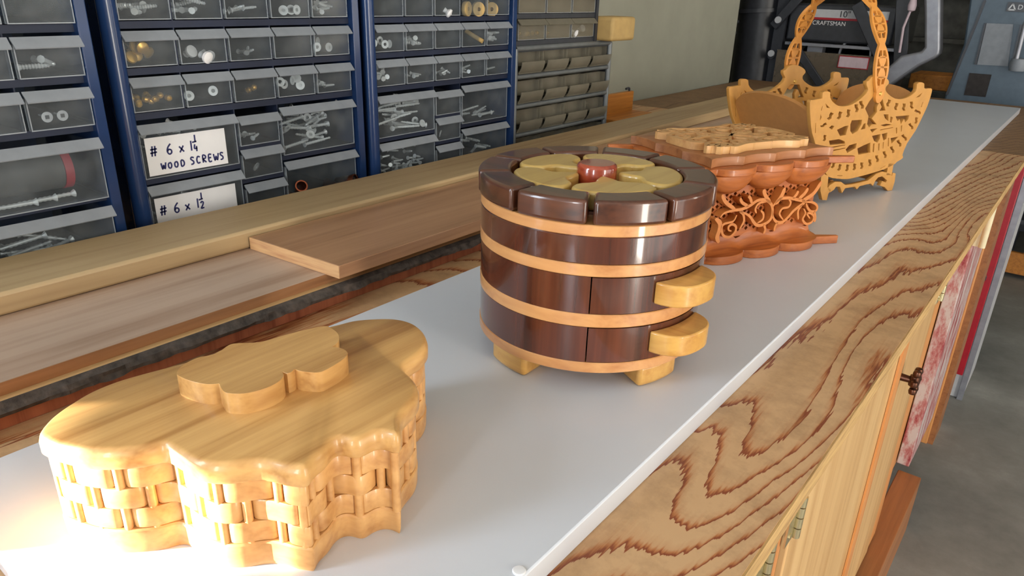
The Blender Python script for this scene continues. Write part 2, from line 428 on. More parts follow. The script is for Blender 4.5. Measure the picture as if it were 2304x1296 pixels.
# face frame and door under the top
MB().box(-0.152, -0.128, -0.4, 0.60, 0.16, 0.88).build('frame_stile', M['pine_orange'], bench); MB().box(-0.152, -0.128, 1.34, 1.42, 0.16, 0.88).build('frame_stile', M['pine_orange'], bench)
d = MB().box(-0.142, -0.124, 0.615, 1.09, 0.17, 0.872).build('door', M['pine'], bench, bevel=0.002)
d2 = MB().box(-0.1235, -0.120, 1.05, 1.085, 0.17, 0.872).build('orange_strip', M['pine_orange'], d)
d3 = MB().box(-0.142, -0.125, 1.095, 1.335, 0.17, 0.872).build('door', M['pine'], bench, bevel=0.002)
k = MB(); k.cyl((-0.125, 1.120, 0.662), (-0.108, 1.120, 0.662), 0.006, 0.005, 12)
for i in range(6):
    a = i * PI / 3
    k.lathe([(0.0005, -0.006), (0.005, -0.004), (0.006, 0.0), (0.005, 0.004), (0.0005, 0.006)], (-0.103, 1.120 + 0.012 * math.cos(a), 0.662 + 0.017 * math.sin(a)), 10)
k.lathe([(0.0005, -0.010), (0.007, -0.008), (0.008, 0.0), (0.007, 0.008), (0.0005, 0.010)], (-0.105, 1.120, 0.662), 12)
k.build('knob', M['bronze'], d3)
def hinge(y, z, h, par, x=-0.121):
    q = MB()
    for i in range(4):
        q.cyl((x, y, z - h / 2 + i * h / 4 + 0.0006), (x, y, z - h / 2 + (i + 1) * h / 4 - 0.0006), 0.0042, n=12)
    q.box(x - 0.004, x - 0.002, y - 0.024, y, z - h / 2, z + h / 2)
    for s in (-1, 1): q.cyl((x - 0.002, y - 0.015, z + s * h * 0.3), (x - 0.0008, y - 0.015, z + s * h * 0.3), 0.003, n=10)
    return q.build('hinge', M['hinge'], par)
hinge(0.620, 0.722, 0.050, d); hinge(0.535, 0.728, 0.050, bench); hinge(1.345, 0.745, 0.060, d3)
b = MB(); b.box(-0.142, -0.092, -0.4, 1.70, 0.0, 0.155); b.build('base_rail', M['plinth'], bench, bevel=0.002)

sp = MB().box(-0.150, -0.123, 1.70, 1.98, 0.17, 0.875).build('splattered_board', M['splatter'], None, bevel=0.002)
tag(sp, 'white board splattered with red paint standing upright under the bench edge', 'board')
rail = thing('wooden_post', 'orange pine post with dark chips reaching the floor beside the red panel', 'post', (-0.14, 2.16, 0))
MB().box(-0.014, 0.012, -0.02, 0.12, 0.0, 0.876).build('post', M['pine_orange'], rail, bevel=0.003)
MB().box(0.0122, 0.026, -0.012, 0.11, 0.0, 0.872).build('edge_strip', M['plinth'], rail)
wc = thing('white_cabinet', 'white floor cabinet with a red side panel past the plywood bench', 'cabinet', (0, 2.5, 0))
MB().box(-0.40, -0.092, 0.0, 0.27, 0.0, 0.872).build('body', M['white_paint'], wc, bevel=0.004)
MB().box(-0.165, -0.108, -0.022, -0.001, 0.09, 0.868).build('side_panel', M['red'], wc, bevel=0.002)
MB().box(-0.106, -0.090, -0.010, -0.001, 0.0, 0.872).build('metal_strip', M['alu'], wc)
k = MB(); k.cyl((-0.140, -0.022, 0.43), (-0.140, -0.05, 0.43), 0.012, n=12); k.cyl((-0.140, -0.05, 0.43), (-0.140, -0.06, 0.43), 0.02, n=12)
k.build('knob', M['black_metal'], wc)
latch = MB(); latch.box(-0.122, -0.106, 1.60, 1.66, 0.750, 0.8805); latch.cyl((-0.101, 1.60, 0.750), (-0.101, 1.60, 0.84), 0.006, n=12)
tag(latch.build('hinge_bracket', M['cream'], None), 'cream hinge bracket hanging under the far bench edge', 'bracket')

shelf = thing('storage_rack', 'dark storage rack with an orange bottom rail standing on the concrete floor', 'rack', (0.06, 3.95, 0))
q = MB()
for z in (0.25, 0.5, 0.75): q.box(-0.25, 0.7, 0.0, 0.5, z, z + 0.02)
q.box(-0.25, -0.2, 0.45, 0.5, 0, 0.95); q.box(0.65, 0.7, 0.45, 0.5, 0, 0.95); q.box(-0.25, -0.22, 0, 0.05, 0, 0.95); q.box(0.65, 0.7, 0, 0.05, 0, 0.95)
q.box(-0.25, 0.7, 0.48, 0.5, 0.1, 0.95)
q.build('rack_frame', M['black_metal'], shelf)
MB().box(-0.28, 0.72, -0.02, 0.0, 0.02, 0.12).build('bottom_rail', M['orange_wood'], shelf)
for z, mt, nm in ((0.27, 'pale_blue', 'grey storage bin on the lower shelf of the dark rack'), (0.52, 'dark_grey', 'dark storage bin on the middle shelf of the dark rack')):
    q = MB(); q.hexa([(-0.15, 0.03, 0), (0.15, 0.03, 0), (0.15, 0.4, 0), (-0.15, 0.4, 0), (-0.18, 0.01, 0.16), (0.18, 0.01, 0.16), (0.18, 0.42, 0.16), (-0.18, 0.42, 0.16)])
    q.box(-0.19, 0.19, 0.0, 0.43, 0.15, 0.165)
    o = q.build('storage_bin', M[mt]); o.location = (0.06 + 0.12, 3.95, z + 0.004); tag(o, nm, 'bin', 'bins on the dark rack')

# ------------------------------------------------------------------ boards on the bench
wb = MB().box(-0.4652, -0.1625, 0.065, 2.505, 0.9, 0.916).build('white_shelf_board', M['white_board'], None, bevel=0.0012)
tag(wb, 'long white laminated board lying on the bench under the wooden boxes', 'board')
cap = MB().lathe([(0.0035, 0.0), (0.0036, 0.0004), (0.0030, 0.0009), (0.0005, 0.0011)], (0, 0, 0), 20).build('screw_cap', M['paper'])
cap.location = (-0.1665, 0.2264, 0.916); tag(cap, 'small round white cap on the white board near the bottom edge', 'cap')

lb = MB().box(-0.74, -0.525, -0.12, 1.55, 0.9, 0.911).build('red_brown_board', M['red_board'], None, bevel=0.0006)
tag(lb, 'red-brown board lying lowest in the stack beneath the bark-edged slab', 'board')
live = thing('bark_edged_slab', 'live-edge slab with dark bark along its front edge, second in the stack', 'slab', (0, 0, 0))
MB().box(-0.735, -0.5235, -0.12, 1.60, 0.911, 0.922).build('slab', M['sap'], live)
bk = MB(); ys = [-0.12 + i * 1.72 / 420 for i in range(421)]; rs = []
ph = [random.uniform(0, 6) for _ in range(8)]
for i, y in enumerate(ys):
    f = 0.0012 * math.sin(y * 31 + ph[0]) + 0.0011 * math.sin(y * 77 + ph[1]) + 0.0009 * math.sin(y * 190 + ph[2]) + random.uniform(-0.0007, 0.0007)
    g = 0.0010 * math.sin(y * 52 + ph[3]) + 0.0009 * math.sin(y * 143 + ph[4]) + random.uniform(-0.0006, 0.0006)
    rs.append([(-0.5234, y, 0.9112), (-0.5205 + g * 0.6, y, 0.9116), (-0.5160 + f, y, 0.9135 + 0.3 * g), (-0.5155 + g, y, 0.9168), (-0.5178 + f * 0.8, y, 0.9198 + 0.2 * f), (-0.5222 + 0.3 * g, y, 0.9220), (-0.5234, y, 0.9220)])
bk.rings(rs); bk.build('bark', M['bark'], live, angle=15)
pk = thing('wide_plank', 'wide pale plank on top of the bark-edged slab, below the short board', 'plank', (0, 0, 0))
MB().box(-0.745, -0.5306, -0.12, 2.05, 0.922, 0.9318).build('plank', M['plank'], pk)
MB().box(-0.5306, -0.5302, -0.12, 2.05, 0.9221, 0.9315).build('front_edge', M['plank_edge'], pk)
bt = MB().box(-0.735, -0.645, -0.15, 2.10, 0.9318, 0.9512).build('pine_batten', M['batten'], None, bevel=0.003)
tag(bt, 'long grey pine batten lying in front of the blue drawer cabinets', 'batten')
sb = thing('short_board', 'short brown cherry board with pale end grain lying on the wide plank', 'board', (0, 0, 0))
MB().hexa([(-0.6425, 0.3840, 0.9319), (-0.5105, 0.3925, 0.9319), (-0.5105, 1.33, 0.9319), (-0.6425, 1.33, 0.9319),
           (-0.6425, 0.3840, 0.9450), (-0.5105, 0.3925, 0.9450), (-0.5105, 1.33, 0.9450), (-0.6425, 1.33, 0.9450)]).build('board', M['short'], sb, bevel=0.0006)
MB().hexa([(-0.6422, 0.3835, 0.9322), (-0.5108, 0.3920, 0.9322), (-0.5108, 0.3925, 0.9322), (-0.6422, 0.3840, 0.9322),
           (-0.6422, 0.3835, 0.9447), (-0.5108, 0.3920, 0.9447), (-0.5108, 0.3925, 0.9447), (-0.6422, 0.3840, 0.9447)]).build('end_grain', M['short_end'], sb)

# ------------------------------------------------------------------ box with basket-weave sides
ORG = (-0.355, 0.225, 0.916)
LID = [(-7.1, -134.7), (-15.6, -128.1), (-21.0, -120.9), (-25.4, -112.3), (-29.8, -101.1), (-31.2, -88.4), (-30.0, -77.5), (-27.2, -64.7), (-23.2, -48.4), (-18.0, -28.8), (-12.5, -8.1), (-6.6, 13.8), (-3.1, 28.3), (1.6, 41.5), (4.3, 52.3), (12.6, 64.0), (23.4, 73.7), (35.9, 76.9), (48.2, 74.2), (59.9, 67.3), (67.6, 59.2), (72.1, 49.7), (74.0, 39.2), (76.4, 30.4), (86.8, 26.8), (96.5, 22.6), (103.3, 16.9), (108.2, 9.4), (111.1, 0.1), (114.2, -7.0), (120.5, -12.9), (126.0, -17.7), (126.2, -21.0), (121.4, -22.1), (116.4, -23.3), (114.6, -27.6), (114.9, -34.0), (111.7, -38.2), (104.6, -39.8), (105.0, -44.9), (108.8, -51.9), (109.7, -58.6), (112.7, -63.2), (114.1, -66.4), (111.3, -68.0), (104.7, -72.3), (98.8, -73.9), (91.6, -77.9), (88.1, -82.6), (85.2, -87.0), (80.4, -91.5), (74.0, -95.3), (61.7, -97.2), (51.0, -98.0), (45.0, -98.8), (43.8, -104.3), (36.9, -113.8), (27.0, -123.0), (15.5, -129.2), (3.4, -133.4), (-3.1, -134.6)]
LID = [(a / 1000, c / 1000) for a, c in LID]
def resample(pts, n):
    pts = list(pts) + [pts[0]]
    cum = [0]
    for a, c in zip(pts, pts[1:]): cum.append(cum[-1] + math.hypot(c[0] - a[0], c[1] - a[1]))
    out, j = [], 0
    for i in range(n):
        t = cum[-1] * i / n
        while cum[j + 1] < t: j += 1
        k = (t - cum[j]) / max(1e-9, cum[j + 1] - cum[j])
        out.append((pts[j][0] + (pts[j + 1][0] - pts[j][0]) * k, pts[j][1] + (pts[j + 1][1] - pts[j][1]) * k))
    return out, cum[-1]
def area2(p): return sum(p[i][0] * p[(i + 1) % len(p)][1] - p[(i + 1) % len(p)][0] * p[i][1] for i in range(len(p)))
def smooth_loop(p, k=1):
    n = len(p)
    for _ in range(k): p = [((p[i - 1][0] + 2 * p[i][0] + p[(i + 1) % n][0]) / 4, (p[i - 1][1] + 2 * p[i][1] + p[(i + 1) % n][1]) / 4) for i in range(n)]
    return p
def normals(p, sm=2):
    n = len(p); out = []
    for i in range(n):
        a, c = p[i - sm], p[(i + sm) % n]
        dx, dy = c[0] - a[0], c[1] - a[1]; l = math.hypot(dx, dy) or 1
        out.append((dy / l, -dx / l))
    return out
loop = spline(LID, 5, True)
if area2(loop) < 0: loop = loop[::-1]
loop, PER = resample(loop, 420)
loop = smooth_loop(loop, 7)
nrm = smooth_loop(normals(loop, 4), 6)
def off(d, i): return (loop[i][0] + nrm[i][0] * d, loop[i][1] + nrm[i][1] * d)
NL = len(loop)
wbx = thing('woven_look_box', 'honey-coloured wooden box with carved basket-weave sides and a bow-shaped lid handle', 'box', ORG)
def edged(prof):
    q = MB(); q.rings([[(*off(d, i), z) for i in range(NL)] for d, z in prof]); return q
edged([(-0.003, 0.0526), (-0.0010, 0.0530), (0.0, 0.0545), (0.0, 0.0600), (-0.0008, 0.0628), (-0.0022, 0.0643), (-0.0036, 0.0650)]).build('lid', M['honey'], wbx)
edged([(-0.0034, 0.0), (-0.0028, 0.0010), (-0.0022, 0.0035), (-0.0018, 0.0145), (-0.0026, 0.0155), (-0.0034, 0.0157)]).build('base', M['honey_side'], wbx)
q = MB()
rows = [(0.0158, 0.0280), (0.0281, 0.0403), (0.0404, 0.0524)]
NR = 42; SP = PER / NR
for r, (z0, z1) in enumerate(rows):
    cen = []
    for i in range(NL):
        s = (i * PER / NL / SP + r) % 2.0                    # a rod shows where s = 1, the strip arches over in between
        d_ = abs(s - 1.0) * SP
        dip = math.exp(-(d_ / 0.0027) ** 2)
        cen.append(-0.0024 - 0.0046 * dip - 0.0010 * (1 - math.sin(PI * min(1, d_ / SP) * 0.5)))
    q.rings([[(*off(cen[i] + e, i), z) for i in range(NL)] for e, z in ((-0.0030, z0), (-0.0002, z0 + 0.0001), (0.0002, z0 + 0.0008), (0.0003, (z0 + z1) / 2), (0.0002, z1 - 0.0008), (-0.0002, z1 - 0.0001), (-0.0030, z1))], True, False)
q.rings([[(*off(-0.0072, i), z) for i in range(NL)] for z in (0.012, 0.054)], True, False)
q.build('woven_wall', M['honey_side'], wbx, angle=50)
q = MB()
for kx in range(NR):
    i = int(round(kx * SP / PER * NL)) % NL
    x, y = off(-0.0046, i)
    q.cyl((x, y, 0.015), (x, y, 0.0527), 0.0024, n=12)
q.build('weave_rods', M['honey_side'], wbx)
BF = [(7.8, -69.2), (12.7, -70.6), (22.2, -69.1), (31.1, -65.6), (35.4, -61.1), (43.4, -63.7), (48.6, -62.6), (54.6, -56.8), (57.4, -47.2), (56.4, -39.0), (53.1, -34.1), (49.0, -32.2), (52.6, -31.6), (53.0, -29.3), (51.6, -26.0), (56.3, -25.1), (64.0, -20.2), (64.8, -14.3), (63.0, -3.7), (60.0, 3.4), (55.7, 6.1), (50.8, 6.2), (45.5, 4.0), (43.8, 9.4), (38.8, 14.6), (31.9, 18.1), (21.6, 19.6), (18.5, 15.5), (14.4, 2.4), (12.2, -7.6), (10.5, -17.6), (7.5, -23.0), (1.7, -29.1), (-0.1, -33.2), (2.6, -40.4), (3.4, -46.8), (0.9, -53.9), (3.1, -63.6)]
BF = [(a / 1000, c / 1000) for a, c in BF]
def soft_corner_spline(pts, per, sharp=50):
    n = len(pts); out = []
    def is_c(i):
        a, m_, c = pts[i - 1], pts[i], pts[(i + 1) % n]
        v1 = Vector((m_[0] - a[0], m_[1] - a[1])); v2 = Vector((c[0] - m_[0], c[1] - m_[1]))
        return v1.angle(v2) > math.radians(sharp)
    cs = [is_c(i) for i in range(n)]
    for i in range(n):
        p1, p2 = pts[i], pts[(i + 1) % n]
        p0 = p1 if cs[i] else pts[i - 1]; p3 = p2 if cs[(i + 1) % n] else pts[(i + 2) % n]
        for s in range(per):
            t = s / per
            out.append(tuple(0.5 * (2 * p1[k] + (-p0[k] + p2[k]) * t + (2 * p0[k] - 5 * p1[k] + 4 * p2[k] - p3[k]) * t * t + (-p0[k] + 3 * p1[k] - 3 * p2[k] + p3[k]) * t ** 3) for k in (0, 1)))
    return out
MB().prism(soft_corner_spline(BF, 5), 0.0648, 0.0772).build('lid_handle', M['honey'], wbx, bevel=0.0009, seg=2)

# ------------------------------------------------------------------ round box
BR = 0.088
rb = thing('round_box', 'round banded wooden box of dark varnished walnut with a flower lid', 'box', (-0.2848, 0.4662, 0.916))
def ring_solid(name, m, r, z0, z1, par, bev=0.0006):
    return MB().lathe([(0.0005, z0), (r - bev, z0), (r, z0 + bev), (r, z1 - bev), (r - bev, z1), (0.0005, z1)], n=128).build(name, m, par)
def sector(r0, r1, a0, a1, n=18):
    a0, a1 = math.radians(a0), math.radians(a1)
    o = [(r1 * math.cos(a0 + (a1 - a0) * i / n), r1 * math.sin(a0 + (a1 - a0) * i / n)) for i in range(n + 1)]
    i_ = [(r0 * math.cos(a1 + (a0 - a1) * i / n), r0 * math.sin(a1 + (a0 - a1) * i / n)) for i in range(n + 1)]
    return o + i_
ring_solid('band', M['maple'], BR + 0.0002, 0.0180, 0.0262, rb)
ring_solid('band', M['maple'], BR + 0.0002, 0.0540, 0.0640, rb)
ring_solid('band', M['maple'], BR + 0.0002, 0.0920, 0.1008, rb)
ring_solid('body', M['walnut'], BR, 0.1010, 0.1204, rb)
ring_solid('band', M['maple'], BR + 0.0002, 0.1206, 0.1287, rb)
for z0, z1 in ((0.0264, 0.0538), (0.0642, 0.0918)):
    MB().prism(sector(0.004, BR - 0.0003, 27.6, 302.4, 110), z0, z1).build('body', M['walnut'], rb)
    dr = MB().prism(sector(0.004, BR - 0.0001, -57.0, 27.0, 50), z0 + 0.0004, z1 - 0.0004).build('drawer', M['walnut'], rb)
    mid = (z0 + z1) / 2
    q = MB(); a0, a1, n = -27.0, 9.0, 24
    out = []
    for i in range(n + 1):
        t = i / n; a = math.radians(a0 + (a1 - a0) * t)
        bul = 0.0015 + 0.0178 * (1 - abs(2 * t - 1) ** 3.2)
        out.append(((BR + bul) * math.cos(a), (BR + bul) * math.sin(a)))
    inn = [((BR - 0.0002) * math.cos(math.radians(a1 + (a0 - a1) * i / n)), (BR - 0.0002) * math.sin(math.radians(a1 + (a0 - a1) * i / n))) for i in range(n + 1)]
    q.prism(out + inn, mid - 0.0075, mid + 0.0088); q.build('drawer_handle', M['handle'], dr, bevel=0.0012)
for a in (-104, -14, 76, 166):
    q = MB(); hw = 14.5
    pts = sector(0.058, 0.0835, -hw, hw, 8)
    ca, sa = math.cos(math.radians(a)), math.sin(math.radians(a))
    q.prism([(x * ca - y * sa, x * sa + y * ca) for x, y in pts], 0.0, 0.0179); q.build('foot', M['handle'], rb, bevel=0.004, seg=4)
lidr = MB().lathe([(0.0005, 0.1288), (0.064, 0.1288), (0.064, 0.1310), (0.0005, 0.1310)], n=64).build('lid', M['padauk'], rb)
for kx in range(10):
    a = -78 + 36 * kx
    MB().prism(sector(0.0655, 0.0902, a - 16.7, a + 16.7, 14), 0.1289, 0.1460).build('dark_segment', M['walnut_top'], lidr, bevel=0.0050, seg=4)
for kx in range(5):
    a = -43 + 72 * kx
    # bell outline: narrow towards the knob, wide and round at the rim
    hb = [(0.0170, 6), (0.0215, 12), (0.0265, 15.5), (0.0330, 17), (0.0375, 24), (0.0415, 31.5), (0.0470, 34.2), (0.0540, 33.6), (0.0600, 30), (0.0635, 22), (0.0645, 11), (0.0648, 0)]
    pol = [(r, d) for r, d in hb] + [(r, -d) for r, d in reversed(hb[:-1])]
    pts = spline([(r * math.cos(math.radians(a + d)), r * math.sin(math.radians(a + d))) for r, d in pol], 4, True)
    MB().prism(pts, 0.1311, 0.1450).build('petal', M['poplar'], lidr, bevel=0.0022, seg=3)
MB().lathe([(0.0005, 0.1311), (0.0150, 0.1311), (0.0155, 0.1480), (0.0148, 0.1500), (0.0132, 0.1512), (0.0005, 0.1514)], n=40).build('knob', M['padauk'], lidr)

# ------------------------------------------------------------------ scrollwork box
AX = math.atan2(0.917, 0.40)
sbx = thing('scrollwork_box', 'orange cherry box with scalloped plates, pierced lattice and carved scrolls on its side', 'box', (-0.319, 0.812, 0.916), AX)
def scallop(hl, hw, nl, nw, dep, tip, tw=0.0):
    """rectangle hl x hw whose sides are rows of arcs, with a pointed tip at each corner"""
    P_ = []
    def side(p, q, n, nx, ny):
        for k in range(n):
            for s in range(10):
                t = (k + s / 10) / n
                arc = math.sin(PI * s / 10) ** 0.6
                P_.append((p[0] + (q[0] - p[0]) * t + nx * dep * arc, p[1] + (q[1] - p[1]) * t + ny * dep * arc))
    cs = [(-hl, -hw), (hl, -hw), (hl, hw), (-hl, hw)]
    nr = [(0, -1), (1, 0), (0, 1), (-1, 0)]
    for i in range(4):
        p, q = Vector(cs[i]), Vector(cs[(i + 1) % 4])
        if tip:
            sx, sy = (1 if p.x > 0 else -1), (1 if p.y > 0 else -1)
            u = Vector((sx, 0.28 * sy)).normalized(); w_ = Vector((-u.y, u.x))
            t_ = p + u * tip
            P_.append(tuple(t_ - w_ * 0.0022)); P_.append(tuple(t_ + w_ * 0.0022))
            e = (q - p).normalized() * 0.007
            p, q = p + e, q - e
        side(p, q, nl if i % 2 == 0 else nw, *nr[i])
        if tip: P_.append(tuple(q))
    return P_
# local axes: x along the long side, y towards the back; the carved side faces -y
def plate(name, m, hl, hw, nl, nw, dep, tip, z0, z1, bev=0.001):
    return MB().prism(scallop(hl, hw, nl, nw, dep, tip), z0, z1).build(name, m, sbx, bevel=bev)
plate('base_plate', M['cherry'], 0.090, 0.070, 3, 2, 0.0125, 0.028, 0.0, 0.0098)
plate('lid_plate', M['cherry'], 0.090, 0.070, 3, 2, 0.0125, 0.028, 0.0975, 0.1055)
plate('lid_step', M['cherry_pale'], 0.091, 0.069, 4, 3, -0.0055, 0.0, 0.1056, 0.1152, 0.0004)
def cove(name, m, flip):
    q = MB(); rings = []
    nP = 120
    def rect(hl, hw):
        r_, _ = resample([(-hl, -hw), (hl, -hw), (hl, hw), (-hl, hw)], nP); return r_
    def scal(hl, hw):
        r_, _ = resample(scallop(hl, hw, 3, 2, 0.0105, 0.0), nP); return r_
    inner = rect(0.0845, 0.0600); outer = scal(0.0895, 0.0700); flat = rect(0.0895, 0.0700)
    dep = [min(1.0, math.hypot(o_[0] - f_[0], o_[1] - f_[1]) / 0.0105) for o_, f_ in zip(outer, flat)]
    for k in range(11):
        t = k / 10
        f = math.sin(t * PI / 2) if not flip else 1 - math.cos(t * PI / 2)
        h = (1 - math.cos(t * PI / 2)) if not flip else math.sin(t * PI / 2)
        ring = []
        for a, c, g in zip(inner, outer, dep):
            za = (0.0875 - 0.0135 * g) if not flip else (0.0190 + 0.0085 * g)
            zb = 0.0976 if not flip else 0.0097
            ring.append((a[0] + (c[0] - a[0]) * f, a[1] + (c[1] - a[1]) * f, za + (zb - za) * h))
        rings.append(ring)
    q.rings(rings); return q.build(name, m, sbx, angle=60)
cove('upper_cove', M['cherry'], False); cove('lower_cove', M['cherry'], True)
dm = []
for i in range(-13, 14):
    for j in range(-4, 5):
        cx_, cz_ = i * 0.0060, 0.0 + j * 0.0060 + (0.0030 if i % 2 else 0.0)
        if abs(cx_) < 0.078 and abs(cz_) < 0.023: dm.append([(cx_ - 0.0026, cz_), (cx_, cz_ - 0.0026), (cx_ + 0.0026, cz_), (cx_, cz_ + 0.0026)])
lat = fret_mesh([(-0.084, -0.029), (0.084, -0.029), (0.084, 0.029), (-0.084, 0.029)], dm, 0.004)
for s in (-1, 1):
    MB().add_mesh(lat, Matrix.Translation((0, s * 0.058, 0.0515)) @ Matrix.Rotation(PI / 2, 4, 'X')).build('lattice_panel', M['cherry'], sbx)
    MB().box(s * 0.080 - 0.003, s * 0.080 + 0.003, -0.056, 0.056, 0.0225, 0.0805).build('end_panel', M['cherry'], sbx)
SCROLL = [([(-69.5, 51.5), (-64.6, 55.9), (-52.2, 57.5), (-39.3, 57.5), (-28.1, 60.3), (-18.4, 64.8), (-7.7, 64.6), (1.3, 60.6), (6.9, 53.8), (8.4, 44.3), (4.9, 38.5), (-4.0, 35.4), (-12.2, 35.9), (-18.6, 40.3), (-25.4, 47.3), (-34.3, 52.4), (-42.6, 54.9)], 2.7), ([(-45.9, 51.7), (-49.8, 45.1), (-62.4, 43.6), (-65.3, 39.0), (-61.2, 30.3), (-51.6, 27.5), (-44.7, 32.3), (-44.6, 38.4), (-50.4, 41.7), (-55.2, 39.7), (-54.4, 35.6), (-50.2, 34.0)], 2.2), ([(-42.6, 54.9), (-36.8, 51.7), (-33.8, 43.2), (-38.6, 34.6)], 2.2), ([(-76.4, 51.3), (-69.0, 45.5), (-68.2, 37.3), (-69.9, 29.4), (-66.2, 22.8)], 4.2), ([(-49.9, 58.7), (-64.3, 67.7), (-71.6, 76.7)], 3.2), ([(-30.5, 59.5), (-40.8, 65.2), (-44.5, 70.5)], 2.7), ([(-25.9, 62.5), (-29.9, 69.0), (-33.0, 71.3)], 2.7), ([(2.9, 59.4), (-7.5, 69.7), (-11.7, 76.6)], 3.5), ([(-16.7, 50.4), (-19.2, 55.7), (-15.0, 61.4), (-4.4, 62.1)], 2.0), ([(-12.8, 38.6), (-5.4, 41.8), (-5.4, 48.0), (-10.5, 52.7)], 2.0), ([(6.9, 53.8), (9.9, 58.7), (17.2, 63.0), (29.8, 62.7), (44.9, 59.1), (57.4, 55.1), (48.5, 50.3), (41.0, 45.8), (34.1, 39.2), (26.7, 34.8), (18.0, 35.9), (11.0, 42.0), (7.7, 50.7)], 2.7), ([(27.5, 37.4), (20.0, 45.1), (22.8, 51.0), (32.4, 52.0), (34.7, 57.0), (30.1, 61.7)], 2.0), ([(10.2, 57.6), (17.9, 66.0), (21.2, 75.4)], 4.2), ([(37.2, 61.4), (41.8, 65.6), (43.6, 69.6)], 3.0), ([(46.2, 59.4), (54.7, 65.3), (59.0, 71.2)], 3.5), ([(52.6, 56.7), (69.6, 63.8), (79.2, 77.1)], 4.0), ([(57.4, 55.1), (71.0, 53.1), (79.8, 47.9), (79.8, 42.5), (70.9, 42.4), (63.4, 48.6), (60.8, 53.1)], 2.2), ([(55.1, 52.7), (49.6, 45.9), (52.4, 34.9)], 2.2), ([(58.0, 47.1), (62.4, 41.2), (59.9, 34.0), (67.4, 27.7), (76.0, 28.8), (78.1, 35.1), (71.5, 40.2), (65.7, 39.8), (71.8, 33.7)], 2.2), ([(-2.7, 35.8), (1.4, 29.5), (-0.2, 24.4)], 2.2), ([(19.4, 35.7), (16.4, 30.8), (16.2, 25.5)], 2.2), ([(76.7, 42.8), (80.7, 33.7), (80.7, 28.3)], 2.5)]
q = MB()
for pts, wd in SCROLL:
    sp_ = spline([(a / 1000, c / 1000) for a, c in pts], 6)
    q.ribbon(sp_, wd / 2000 * 1.3, 0.0602, 0.0705, lambda a, c, z: (a, -z, c), True)
q.build('carved_scrolls', M['scroll'], sbx)
# fretted overlay on the lid
q = MB()
def lid_fn(a, c, z): return (a, c, z)
random.seed(11)
for sx in (-1, 1):
    for sy in (-1, 1):
        for (cx_, cy_, r0, turns, ph_) in ((0.055, 0.036, 0.017, 1.5, 0.5), (0.022, 0.038, 0.014, 1.4, 2.2), (0.060, 0.012, 0.012, 1.3, 4.0), (0.030, 0.013, 0.013, 1.5, 1.0)):
            pts = []
            for i in range(26):
                t = i / 25; rr = r0 * (1 - 0.75 * t); an = ph_ + t * turns * 2 * PI
                pts.append((sx * (cx_ + rr * math.cos(an)), sy * (cy_ + rr * math.sin(an))))
            q.ribbon(pts, 0.0021, 0.1154, 0.1232, lid_fn, True)
for ang_, l_ in ((0, 0.074), (180, 0.074), (90, 0.05), (270, 0.05), (35, 0.078), (145, 0.078), (215, 0.078), (325, 0.078)):
    a = math.radians(ang_); pts = [(l_ * t * math.cos(a) + 0.004 * math.sin(t * 9) * math.sin(a), l_ * t * math.sin(a) * 0.9 + 0.004 * math.sin(t * 9) * math.cos(a)) for t in [i / 14 for i in range(15)]]
    q.ribbon(pts, 0.0026, 0.1154, 0.1230, lid_fn, True)
bd = []
for i in range(180):
    t = 2 * PI * i / 180
    bd.append((0.070 * math.copysign(abs(math.cos(t)) ** 0.32, math.cos(t)) * (1 + 0.09 * math.cos(14 * t)), 0.050 * math.copysign(abs(math.sin(t)) ** 0.32, math.sin(t)) * (1 + 0.09 * math.cos(14 * t))))
q.ribbon(bd + [bd[0]], 0.0028, 0.1154, 0.1236, lid_fn, False)
q.build('fretted_overlay', M['fret'], sbx)
# ------------------------------------------------------------------ fretwork basket
T_ = Vector((0.3445, 0.9388, 0)); NV = Vector((0.9388, -0.3445, 0))
bsk = thing('fretwork_basket', 'yellow wooden basket with pierced duck-pond side panels and a tall arched handle', 'basket', (-0.2685, 1.0684, 0.916), math.atan2(0.9388, 0.3445))
# local axes: x along the panel, y away from it (towards the back), z up
OUT = [(-76.1, 144.6), (-70.6, 147.0), (-54.2, 148.1), (-52.5, 149.4), (-53.4, 156.0), (-47.4, 157.1), (-39.5, 155.4), (-37.0, 148.6), (-29.0, 142.2), (-16.4, 136.8), (-0.4, 135.3), (14.6, 137.2), (28.7, 142.7), (40.1, 149.8), (43.7, 155.9), (38.2, 161.7), (36.5, 166.5), (41.1, 167.7), (46.0, 172.3), (56.7, 174.7), (71.8, 172.2), (84.6, 166.9), (87.4, 162.5), (82.9, 158.5), (83.8, 152.8), (93.4, 146.7), (110.7, 140.2), (128.8, 138.6), (145.4, 141.4), (158.4, 147.4), (160.2, 152.5), (158.7, 159.1), (165.8, 160.7), (175.9, 158.5), (178.5, 152.5), (184.5, 150.7), (197.9, 150.6), (201.0, 144.8), (198.8, 126.8), (192.4, 110.4), (182.5, 89.6), (168.4, 72.0), (163.2, 55.2), (165.9, 51.9), (164.4, 48.8), (152.7, 45.2), (148.5, 42.4), (124.8, 36.8), (85.9, 33.0), (57.2, 31.3), (38.2, 31.0), (13.7, 34.4), (-7.3, 39.5), (-24.6, 55.9), (-42.8, 80.4), (-60.3, 104.0), (-69.1, 123.6)]
